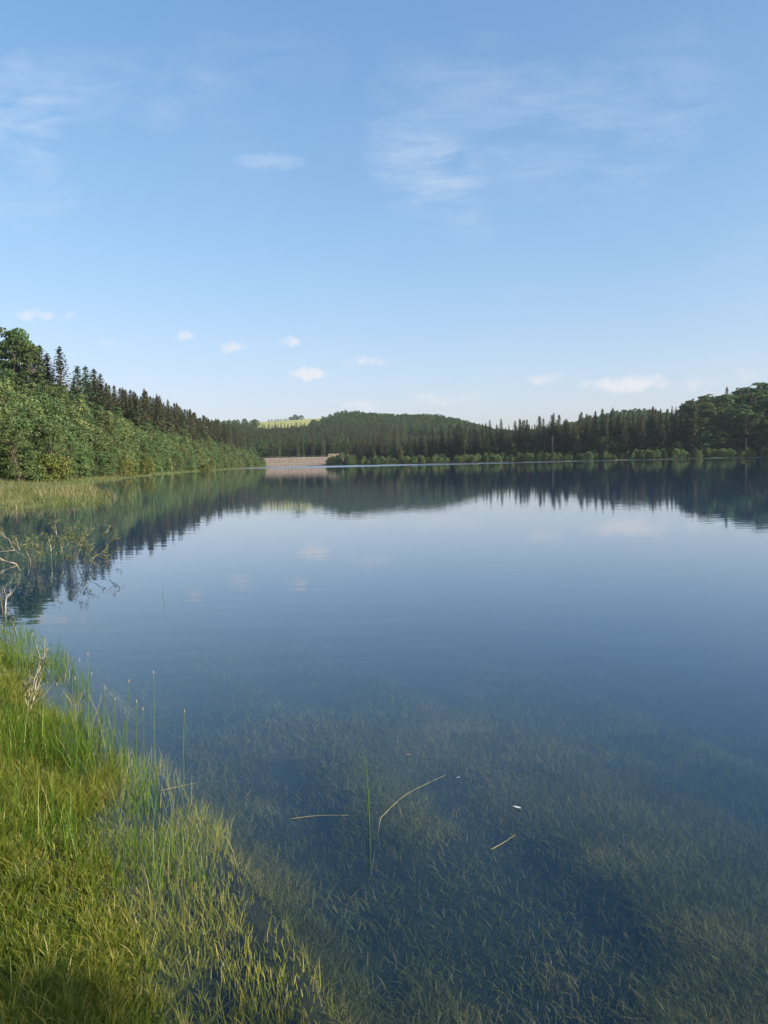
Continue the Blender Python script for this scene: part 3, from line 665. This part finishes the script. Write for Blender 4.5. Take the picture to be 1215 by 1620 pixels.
# everything the photograph cannot pick apart: far-off wood and hidden forest interior
def wood_stuff(name, idx, label):
    keys = sorted({k for k in REP if k[0] in ('broad', 'spruce', 'willow', 'birch', 'larch', 'bare')})
    byk = {}
    for j, k in enumerate(keys): byk.setdefault(k[0], []).append(j)
    pts = np.stack([TX[idx], TY[idx], TZ[idx]], 1); pid = np.array([rng.choice(byk[trees[i][0]]) for i in idx]); scl = np.array([TH[i] / HT[trees[i][0]] for i in idx])
    me = bpy.data.meshes.new(name); me.vertices.add(len(pts)); me.vertices.foreach_set('co', pts.astype(np.float32).ravel()); me.update()
    a = me.attributes.new('pid', 'INT', 'POINT'); a.data.foreach_set('value', pid.astype(np.int32))
    a = me.attributes.new('scl', 'FLOAT', 'POINT'); a.data.foreach_set('value', scl.astype(np.float32))
    a = me.attributes.new('rz', 'FLOAT_VECTOR', 'POINT'); v = np.zeros((len(pts), 3), np.float32); v[:, 2] = rng.uniform(0, 6.28, len(pts)); a.data.foreach_set('vector', v.ravel())
    o = link(name, me); tag(o, label, 'wood', kind='stuff')
    ng = bpy.data.node_groups.new(name, 'GeometryNodeTree'); ng.interface.new_socket('Geometry', in_out='INPUT', socket_type='NodeSocketGeometry'); ng.interface.new_socket('Geometry', in_out='OUTPUT', socket_type='NodeSocketGeometry')
    N, L = ng.nodes, ng.links; gi = N.new('NodeGroupInput'); go = N.new('NodeGroupOutput'); jn = N.new('GeometryNodeJoinGeometry')
    def nattr(nm, t):
        x = N.new('GeometryNodeInputNamedAttribute'); x.data_type = t; x.inputs[0].default_value = nm; return next(s for s in x.outputs if s.name == 'Attribute' and s.enabled)
    ap, as_, ar = nattr('pid', 'INT'), nattr('scl', 'FLOAT'), nattr('rz', 'FLOAT_VECTOR')
    for j, k in enumerate(keys):
        cmp_ = N.new('FunctionNodeCompare'); cmp_.data_type = 'INT'; cmp_.operation = 'EQUAL'; ii = [s for s in cmp_.inputs if s.enabled]; L.new(ap, ii[0]); ii[1].default_value = j
        oi = N.new('GeometryNodeObjectInfo'); oi.inputs['Object'].default_value = REP[k]; oi.transform_space = 'ORIGINAL'; oi.inputs['As Instance'].default_value = True
        ip = N.new('GeometryNodeInstanceOnPoints'); L.new(gi.outputs[0], ip.inputs['Points']); L.new(cmp_.outputs[0], ip.inputs['Selection']); L.new(oi.outputs['Geometry'], ip.inputs['Instance']); L.new(ar, ip.inputs['Rotation']); L.new(as_, ip.inputs['Scale'])
        L.new(ip.outputs[0], jn.inputs[0])
    L.new(jn.outputs[0], go.inputs[0])
    md = o.modifiers.new('wood', 'NODES'); md.node_group = ng
rest = np.array(rest)
far_i = rest[(TY[rest] > 640)]; lef = rest[(TY[rest] <= 640) & (TX[rest] < -40)]; rig = rest[(TY[rest] <= 640) & (TX[rest] >= -40)]
wood_stuff('distant_woodland', far_i, 'far wooded hills of rounded trees around the pale meadow')
wood_stuff('slope_woodland', lef, 'dense woodland filling the slope behind the willow scrub')
wood_stuff('forest_interior', rig, 'dark forest filling the land behind the spruce edge')
print('TREES', COUNT, 'stuff', len(far_i), len(lef), len(rig))

# ------------------------------------------------------------------ foreground vegetation
def blades(B, H, W, lean, curl, rnd, mat, name, nrow=4, az=None):
    n = len(B); a = rng.uniform(0, 6.283, n); la = rng.uniform(0, 6.283, n) if az is None else az
    u = np.stack([np.cos(a), np.sin(a), np.zeros(n)], 1); l = np.stack([np.cos(la), np.sin(la), np.zeros(n)], 1)
    ts = np.linspace(0, 1, nrow); V = []
    for t in ts:
        P = B + l * (H * (lean * t + curl * t ** 2.4))[:, None]; P[:, 2] += H * t * (1 - 0.35 * np.clip(lean + curl * t, 0, 1.4))
        w = W * (1 - t ** 1.8) * 0.5
        if t < 1: V += [P - u * w[:, None], P + u * w[:, None]]
        else: V += [P]
    V = np.stack(V, 1); nv = V.shape[1]; base = (np.arange(n) * nv)[:, None]
    quads = np.concatenate([base + np.array([[2 * r, 2 * r + 1, 2 * r + 3, 2 * r + 2]]) for r in range(nrow - 2)])
    tri = base + np.array([[2 * (nrow - 2), 2 * (nrow - 2) + 1, nv - 1]])
    return mesh_np(name, V.reshape(-1, 3), [quads, tri], {'rnd': np.repeat(np.clip(rnd, 0, 1), nv)}, mat=mat)
def scatter(n, x0, x1, y0, y1, keep):
    X = rng.uniform(x0, x1, n); Y = rng.uniform(y0, y1, n); d = sdist(X, Y); p = keep(X, Y, d); k = rng.random(n) < p
    return X[k], Y[k], d[k]
def project(X, Y, Z):
    P = (np.stack([X, Y, Z], 1) - np.array(EYE)) @ np.array(CAMROT)
    return CX + F * P[:, 0] / -P[:, 2], CY - F * P[:, 1] / -P[:, 2]

# matted short grass on the bank
def scatter_log(n, y0, y1, fx0, fx1, keep):
    Y = np.exp(rng.uniform(math.log(y0), math.log(y1), n)); X = Y * rng.uniform(fx0, fx1, n)      # denser where one stands nearer
    d = sdist(X, Y); k = rng.random(n) < keep(X, Y, d); return X[k], Y[k], d[k]
X, Y, d = scatter_log(165000, 1.3, 9.5, -0.75, 0.05, lambda X, Y, d: np.where((d > -0.12) & (d < 3.2), 1.0, 0) * (0.5 + 0.6 * vnoise(X, Y, 0.28, 8)))
Z = height(X, Y, d); n = len(X)
h = 0.03 + 0.055 * rng.random(n); print('bank blades', n)
tag(link('bank_grass', blades(np.stack([X, Y, Z - 0.01], 1), h, 0.0035 + 0.003 * rng.random(n), rng.uniform(0.0, 0.6, n), rng.uniform(0.0, 0.7, n), 0.15 + 0.45 * vnoise(X, Y, 0.4, 10) + rng.normal(0, 0.22, n), M['grass'], 'bank_grass')),
    'short undergrowth grass covering the near bank', 'grass', kind='stuff')
# tussocks: blades fanning out of shared roots
CXs, CYs, cd = scatter_log(12500, 1.4, 9.5, -0.75, 0.02, lambda X, Y, d: np.where((d > -0.30) & (d < 3.2), 1.0, 0) * (0.25 + 0.75 * ss(0.25, 0.65, vnoise(X, Y, 0.33, 51))) * np.where(d < 0, 0.45, 1))
m = len(CXs); nb = rng.integers(18, 46, m); idx = np.repeat(np.arange(m), nb); n = len(idx)
th = (0.07 + 0.13 * vnoise(CXs, CYs, 0.55, 52) + 0.10 * rng.random(m) ** 3) * (0.8 + 0.35 * ss(0, 1.0, cd)) * (0.48 + 0.52 * np.maximum(ss(3.1, 4.2, CYs), 0.9 * (rng.random(m) < 0.06))); tone = 0.02 + 0.78 * (0.5 * rng.random(m) + 0.5 * vnoise(CXs, CYs, 0.4, 54))
ang = rng.uniform(0, 6.283, n); rad = np.abs(rng.normal(0, 0.022, n))
X = CXs[idx] + rad * np.cos(ang); Y = CYs[idx] + rad * np.sin(ang); Z = np.maximum(height(X, Y), -0.10)
wind = 0.35 * (vnoise(X, Y, 1.3, 53) - 0.5) * 6
h = th[idx] * rng.uniform(0.45, 1.15, n); print('tussock blades', n)
tag(link('tussock_grass', blades(np.stack([X, Y, Z - 0.01], 1), h, 0.0026 + 0.0024 * rng.random(n), np.clip(rad * 9 + rng.uniform(-0.05, 0.22, n), 0, 0.8), rng.uniform(0.05, 0.65, n), tone[idx] + rng.normal(0, 0.16, n) + 0.35 * (rng.random(n) < 0.07), M['grass'], 'tussock_grass', az=ang + wind)),
    'loose yellow green grass tussocks on the near bank', 'grass', kind='stuff')
# taller rush meadow in the upper part of the bank
X, Y, d = scatter(60000, -6.0, -0.3, 2.6, 9.0, lambda X, Y, d: np.where((d > -0.45) & (d < 3.0), 1.0, 0) * ss(2.95, 3.9, Y) * ss(0.25, 0.7, vnoise(X, Y, 0.35, 12)) * np.clip(0.9 - 0.05 * Y, 0.2, 1))
Z = height(X, Y, d); h = rng.uniform(0.16, 0.38, len(X)) * (0.75 + 0.5 * vnoise(X, Y, 0.6, 13))
print('rushes', len(X))
tag(link('rush_grass', blades(np.stack([X, Y, Z - 0.02], 1), h, 0.0035 + 0.002 * rng.random(len(X)), rng.uniform(0.0, 0.22, len(X)), rng.uniform(0.0, 0.3, len(X)), 0.15 + 0.5 * rng.random(len(X)) ** 1.3 + 0.45 * (rng.random(len(X)) < 0.1), M['rush'], 'rush_grass')),
    'upright vivid green rushes standing on the near bank', 'grass', kind='stuff')
# emergent grass poking out of the shallows
X, Y, d = scatter(260000, -4.5, 1.2, 1.0, 7.5, lambda X, Y, d: np.where((d < 0.05) & (d > -1.0), 1.0, 0) * (1 - ss(0.48, 0.74, -d + 0.22 * (vnoise(X, Y, 0.35, 31) - 0.5))) * (0.10 + 0.90 * ss(0.3, 0.75, vnoise(X, Y, 0.3, 14))) * (1 - ss(3.8, 5.5, Y)))
Z = height(X, Y, d); h = -Z + rng.uniform(-0.01, 0.05, len(X)) * (0.5 + 0.9 * vnoise(X, Y, 0.4, 15))
print('emergent', len(X))
tag(link('emergent_grass', blades(np.stack([X, Y, Z], 1), np.maximum(h, 0.03), 0.003 + 0.0025 * rng.random(len(X)), rng.uniform(0.0, 0.3, len(X)), rng.uniform(0.0, 0.4, len(X)), 0.22 + 0.6 * rng.random(len(X)) + 0.2 * (rng.random(len(X)) < 0.12), M['grass'], 'emergent_grass')),
    'short grass tips standing in the shallow water at the bank', 'grass', kind='stuff')
# submerged weed
def weed_keep(X, Y, d):
    t = X * 0.55 + Y * 0.84
    bands = 0.62 * vnoise(0.95 * X + 0.31 * Y, 0.35 * (0.95 * Y - 0.31 * X), 0.45, 3) + 0.38 * vnoise(X, Y, 0.22, 17)
    return np.where((d < -0.35) & (Y < 11), 1.0, 0) * (0.14 + 0.86 * ss(0.36, 0.58, bands)) * ss(0.54, 0.78, -d + 0.3 * (vnoise(X, Y, 0.6, 18) - 0.5)) 
X, Y, d = scatter_log(480000, 1.5, 9.5, -0.55, 0.65, lambda X, Y, d: weed_keep(X, Y, d) * (1 - 0.85 * ss(4.2, 7.5, Y)))
Z = height(X, Y, d); h = np.minimum(rng.uniform(0.03, 0.085, len(X)) * (0.7 + 0.6 * vnoise(X, Y, 0.45, 33)), -Z * 0.85)
print('weed', len(X))
tag(link('waterweed', blades(np.stack([X, Y, Z], 1), h, 0.003 + 0.0025 * rng.random(len(X)), rng.uniform(0.1, 0.8, len(X)), rng.uniform(0.0, 0.8, len(X)), 0.25 + 0.5 * vnoise(X, Y, 0.35, 19) + rng.normal(0, 0.16, len(X)) + 0.3 * (rng.random(len(X)) < 0.05), M['weed'], 'waterweed', nrow=3)),
    'submerged green waterweed carpeting the shallow lake bed', 'waterweed', kind='stuff')
# reeds on the spit and grass of the left shore
X, Y, d = scatter(18000, -30, -8, 24, 100, lambda X, Y, d: np.where((d > -1.2) & (d < 9), 1.0, 0) * ss(0.25, 0.7, vnoise(X, Y, 2.2, 20)) * (1 - 0.75 * ss(3, 8, d)) * np.where(Y > 60, 0.35, 1))
Z = height(X, Y, d)
tag(link('dry_reeds', blades(np.stack([X, Y, Z], 1), rng.uniform(0.35, 1.0, len(X)), 0.014 + 0.012 * rng.random(len(X)), rng.uniform(0.0, 0.35, len(X)), rng.uniform(0, 0.5, len(X)), rng.uniform(0, 1, len(X)), M['dryreed'], 'dry_reeds')),
    'straw coloured dry reeds on the low grassy spit', 'reeds', kind='stuff')
X, Y, d = scatter(42000, -30, -8, 24, 62, lambda X, Y, d: np.where((d > -0.8) & (d < 14), 1.0, 0) * (0.3 + 0.7 * ss(0.3, 0.7, vnoise(X, Y, 1.4, 41))))
Z = height(X, Y, d); print('spit', len(X))
tag(link('spit_grass', blades(np.stack([X, Y, Z], 1), rng.uniform(0.08, 0.42, len(X)) * (0.4 + vnoise(X, Y, 1.1, 42)), 0.018 + 0.012 * rng.random(len(X)), rng.uniform(0.0, 0.4, len(X)), rng.uniform(0, 0.6, len(X)), 0.1 + 0.6 * vnoise(X, Y, 2.2, 43) + rng.normal(0, 0.2, len(X)), M['bankgreen'], 'spit_grass', nrow=3)),
    'tufted green grass between the reeds of the low spit', 'grass', kind='stuff')
X, Y, d = scatter(150000, -110, -12, 28, 420, lambda X, Y, d: np.where((d > -0.4) & (d < 13), 1.0, 0) * ss(0.2, 0.6, vnoise(X, Y, 3, 21)) * np.clip(90 / Y, 0.1, 1))
Z = height(X, Y, d)
print('shore grass', len(X))
tag(link('shore_grass', blades(np.stack([X, Y, Z], 1), rng.uniform(0.2, 0.65, len(X)), 0.02 + 0.0004 * Y, rng.uniform(0.0, 0.4, len(X)), rng.uniform(0, 0.6, len(X)), 0.2 + 0.7 * vnoise(X, Y, 5, 22) * rng.random(len(X)) + 0.1, M['bankgreen'], 'shore_grass', nrow=3)),
    'light green grass along the left lake bank', 'grass', kind='stuff')

# ------------------------------------------------------------------ drowned shrubs, twigs and stalks
def zpix(origin, scale): return lambda p: (origin[0] + p[0] / scale, origin[1] + p[1] / scale)
def twig_thing(name, label, cat, base_px, branches, conv, r0, leaves=0, leaf_mat_=None, group=None, leaf=0.05, spread=0.35, sub=5):
    bx, by = conv(base_px); base = ground(bx, by); Y0 = base.y
    root = empty(name, base); tag(root, label, cat, group)
    tips = []
    for bi, br in enumerate(branches):
        pts = []; n = len(br); dy = rng.normal(0, spread)
        for k, q in enumerate(br):
            px, py = conv(q); p = at(px, py, Y0 + dy * (k / max(1, n - 1)))
            pts.append(p - base)
        # refine with small kinks
        fine = [pts[0]]
        for a, b in zip(pts, pts[1:]):
            L_ = (b - a).length
            for t in (0.33, 0.66, 1.0): fine.append(a.lerp(b, t) + Vector(rng.normal(0, 0.03 * L_, 3)) * (t < 1))
        fine[0] = fine[0] - Vector((0, 0, 0.12)) if fine[0].z < 0.05 else fine[0]
        m = MB(); k = len(fine); rr = r0 * (1.0 if fine[0].z < 0.1 else 0.7)
        m.tube(fine, [rr * (1 - 0.8 * j / (k - 1)) for j in range(k)], 5)
        for s in range(sub):
            j = int(rng.integers(1, k)); st = fine[j]; dr = (fine[j] - fine[j - 1]).normalized() + Vector(rng.normal(0, 0.55, 3)); dr.z = abs(dr.z) * 0.8 + 0.25
            en = st + dr.normalized() * r0 * rng.uniform(9, 26); md = st.lerp(en, 0.5) + Vector(rng.normal(0, r0 * 1.2, 3))
            m.tube([st, md, en], [rr * 0.3, rr * 0.22, rr * 0.1], 4); tips.append((md, en))
        tips.append((fine[-3], fine[-1]))
        link('branch', m.mesh('branch', M['twig'], True), root)
    if leaves:
        C = []
        for a, b in tips:
            for _ in range(leaves): C.append(np.array(a.lerp(b, rng.uniform(0.1, 1.1))) + rng.normal(0, leaf * 0.9, 3))
        C = np.array(C); me = crown_mesh('leaves', C, np.tile((0, -0.3, 0.6), (len(C), 1)), rng.uniform(leaf * 0.6, leaf * 1.2, len(C)), rng.random(len(C)), leaf_mat_, asp=0.3)
        link('leaves', me, root)
    return root
M['olive'] = leaf_mat('olive_leaves', [(0, (0.07, 0.10, 0.03)), (0.6, (0.13, 0.16, 0.05)), (1, (0.24, 0.22, 0.08))], var=0, hue=0)
c7 = zpix((0, 820), 6.075)
twig_thing('drowned_willow', 'bleached drowned willow spreading its bare branches over the water', 'shrub', (490, 415), [
    [(490, 410), (490, 280), (462, 180)], [(490, 330), (545, 150), (528, 70), (540, 20)], [(492, 330), (600, 210), (665, 80)], [(530, 400), (545, 360), (700, 285), (780, 170), (905, 90)],
    [(600, 330), (600, 210)], [(640, 310), (690, 200), (722, 100)], [(720, 400), (770, 260), (930, 180), (1050, 115)], [(735, 370), (775, 240), (800, 190)], [(750, 408), (920, 325), (1010, 245), (1100, 215)],
    [(800, 385), (870, 262)], [(870, 390), (960, 345), (1050, 360)], [(480, 412), (700, 370)], [(740, 404), (1060, 402)], [(560, 360), (640, 170)], [(700, 380), (720, 300), (735, 200)]],
    c7, 0.011, 9, M['olive'], 'drowned willows', 0.034)
twig_thing('drowned_willow', 'low drowned willow with one long branch arching aside', 'shrub', (300, 418), [
    [(300, 415), (210, 345), (135, 300), (85, 200), (0, 135), (-60, 90)], [(140, 305), (0, 320), (-80, 340)], [(300, 415), (255, 320), (245, 270)], [(305, 410), (295, 320), (320, 240)], [(330, 410), (345, 320), (350, 240)], [(360, 415), (392, 350), (390, 300)],
    [(190, 310), (165, 230)], [(295, 330), (265, 190)]], c7, 0.011, 8, M['olive'], 'drowned willows', 0.034)
twig_thing('fallen_branch', 'pale fallen branch lying low on the water by the drowned willows', 'branch', (185, 445), [[(190, 445), (100, 425), (0, 405), (-90, 390)]], c7, 0.018, 0)
twig_thing('dead_sapling', 'small dead forked sapling standing in the water', 'sapling', (45, 865), [[(45, 865), (75, 740), (20, 650)], [(75, 740), (120, 680)], [(30, 860), (22, 770), (20, 700)]], c7, 0.010, 0, sub=1)
c8 = zpix((0, 980), 7.6)
twig_thing('willow_sapling', 'pale stemmed willow sapling with leafy tips on the grassy bank', 'sapling', (335, 1150), [
    [(335, 1140), (385, 990), (460, 800), (520, 600), (560, 440)], [(340, 1100), (420, 880), (470, 620), (490, 500), (540, 430), (535, 300)], [(335, 1060), (350, 900), (350, 760)], [(345, 1000), (400, 780), (455, 600), (485, 480), (440, 290)], [(330, 1100), (300, 900), (340, 800)]],
    c8, 0.0062, 7, M['olive'], None, 0.018, 0.05)

def stem_thing(name, label, cat, pts_px, rad, mat, group=None, flat=False, Yd=0.0, spike=False, zoff=0.004):
    b = ground(*pts_px[0]); root_pts = []
    for i, q in enumerate(pts_px):
        if flat: p = ground(q[0], q[1]); p.z = zoff
        else: p = at(q[0], q[1], b.y + Yd * i / max(1, len(pts_px) - 1))
        root_pts.append(p)
    loc = root_pts[0].copy(); pts = []
    rp = [p - loc for p in root_pts]
    for a, c in zip(rp, rp[1:]):
        for t in (0, 0.25, 0.5, 0.75): pts.append(a.lerp(c, t))
    pts.append(rp[-1])
    # smooth
    for _ in range(2): pts = [pts[0]] + [(pts[i - 1] + pts[i] * 2 + pts[i + 1]) / 4 for i in range(1, len(pts) - 1)] + [pts[-1]]
    if not flat: pts.insert(0, pts[0] + (pts[0] - pts[1]).normalized() * 0.1 + Vector((0, 0, -0.3)))
    m = MB(); k = len(pts); m.tube(pts, [rad * (1 - 0.6 * j / (k - 1)) for j in range(k)], 5)
    me = m.mesh(name, mat, True)
    a = me.attributes.new('rnd', 'FLOAT', 'POINT'); a.data.foreach_set('value', np.full(len(me.vertices), rng.uniform(0.3, 0.75), np.float32))
    o = link(name, me); o.location = loc; tag(o, label, cat, group)
    if spike:
        s = MB(); e = pts[-1]; s.tube([e, e + Vector((0, 0, 0.008)), e + Vector((0, 0, 0.022))], [rad * 0.5, rad * 1.1, rad * 0.3], 6)
        sp = link('spike', s.mesh('spike', M['spike']), o)
    return o
M['spike'] = plain_mat('pale_spike', (0.24, 0.20, 0.11), (0.38, 0.33, 0.2), 60, bump=0)
M['stemgreen'] = leaf_mat('single_rush', [(0, (0.05, 0.13, 0.02)), (1, (0.16, 0.22, 0.06))], trans=0.15, var=0.1, hue=0.01)
M['straw'] = plain_mat('dry_straw', (0.20, 0.19, 0.08), (0.34, 0.31, 0.15), 30, bump=0)
M['feather'] = plain_mat('white_feather', (0.65, 0.64, 0.6), (0.8, 0.79, 0.76), 40, bump=0)
stem_thing('rush_stem', 'lone upright green rush standing in open shallow water', 'rush', [(584, 1292), (582, 1245), (577, 1195)], 0.0042, M['stemgreen'])
stem_thing('fallen_stalk', 'long arched dry stalk leaning out of the water beside the lone rush', 'stalk', [(602, 1294), (640, 1256), (705, 1226)], 0.0019, M['straw'], Yd=0.25)
stem_thing('fallen_stalk', 'thin dry stalk floating flat beside the lone rush', 'stalk', [(457, 1297), (500, 1291), (551, 1291)], 0.0017, M['straw'], flat=True)
stem_thing('fallen_stalk', 'short straw floating over the waterweed below the feather', 'stalk', [(777, 1345), (796, 1335), (815, 1322)], 0.002, M['straw'], flat=True)
stem_thing('fallen_stalk', 'dry stalk floating off the edge of the rushes', 'stalk', [(252, 1252), (280, 1246), (308, 1240)], 0.0018, M['straw'], flat=True)
for (b, t, ) in (((139, 1180), (139, 1037)), ((126, 1130), (126, 1046)), ((243, 1228), (243, 1066)), ((290, 1176), (292, 1127)), ((215, 1218), (216, 1112)), ((227, 1237), (226, 1124)), ((178, 1180), (182, 1108)), ((120, 1150), (119, 1075)),
                ((104, 1150), (104, 1072)), ((146, 1165), (145, 1068)), ((160, 1195), (166, 1090)), ((196, 1205), (204, 1080)), ((87, 1140), (90, 1085)), ((24, 1055), (22, 990)), ((30, 1060), (31, 985)), ((10, 1050), (4, 995)), ((257, 945), (258, 922))):
    mid = ((b[0] + t[0]) / 2 + rng.normal(0, 1.5), (b[1] + t[1]) / 2)
    stem_thing('rush_stem', 'thin green rush with pale tip standing in water off the bank', 'rush', [b, mid, t], 0.0034, M['stemgreen'], 'rushes standing off the near bank', spike=True)
stem_thing('dry_stalk', 'pale straight dry stalk leaning among the green rushes', 'stalk', [(135, 1180), (148, 1140), (161, 1100)], 0.0026, M['straw'])
stem_thing('dry_stalk', 'bent straw stalk crossing the leaning pale stalk', 'stalk', [(165, 1175), (155, 1130), (140, 1098)], 0.0026, M['straw'])
stem_thing('grass_blade', 'long green grass blade arching over the shaded sward', 'grass blade', [(4, 1512), (40, 1560), (100, 1606)], 0.0022, M['stemgreen'], Yd=-0.15)
stem_thing('grass_blade', 'long pale grass blade lying across the shaded sward', 'grass blade', [(36, 1604), (90, 1610), (140, 1614)], 0.0018, M['straw'], Yd=0.05)
stem_thing('grass_blade', 'tall single green blade standing over the short sward', 'grass blade', [(134, 1590), (137, 1510), (139, 1432)], 0.0022, M['stemgreen'])
def feather(px, py, L_, rz, label, name='floating_feather', cat='feather', mat='feather', z=0.004):
    p = ground(px, py); m = []
    V = []; Fc = []
    for i in range(7):
        t = i / 6; w = 0.16 * L_ * math.sin(math.pi * min(1, t * 0.9 + 0.08)) ** 0.8; x = (t - 0.5) * L_; zc = 0.05 * L_ * math.sin(math.pi * t) + (0.12 * L_ * t * t)
        V += [(x, -w, zc), (x, 0, zc + 0.02 * L_), (x, w, zc)]
    for i in range(6):
        for j in range(2): a = i * 3 + j; Fc.append((a, a + 3, a + 4, a + 1))
    me = bpy.data.meshes.new(name); me.from_pydata(V, [], Fc); me.update(); me.materials.append(M[mat])
    o = link(name, me); o.location = (p.x, p.y, z); o.rotation_euler = (0, 0, rz); tag(o, label, cat)
    return o
feather(818, 1279, 0.055, -0.9, 'small curled white feather floating above the waterweed')
feather(646, 1195, 0.03, 0.3, 'tiny pale leaf floating behind the lone rush', 'floating_leaf', 'leaf', 'straw')
feather(725, 1231, 0.02, 0.1, 'tiny white petal floating near the tip of the leaning stalk', 'floating_petal', 'petal')

# ------------------------------------------------------------------ air
def haze():
    m = MB(); m.box((-1250, -260, -12), (1250, 1850, 112))
    mt, N, L = newmat('haze'); out = N.new('ShaderNodeOutputMaterial'); pv = N.new('ShaderNodeVolumePrincipled')
    pv.inputs['Color'].default_value = (0.80, 0.90, 1.0, 1); pv.inputs['Density'].default_value = 0.00008; pv.inputs['Anisotropy'].default_value = 0.2
    L.new(pv.outputs[0], out.inputs['Volume'])
    o = link('haze', m.mesh('haze', mt)); tag(o, 'thin pale summer haze hanging over the lake valley', 'haze', kind='stuff'); o.display_type = 'WIRE'
haze()
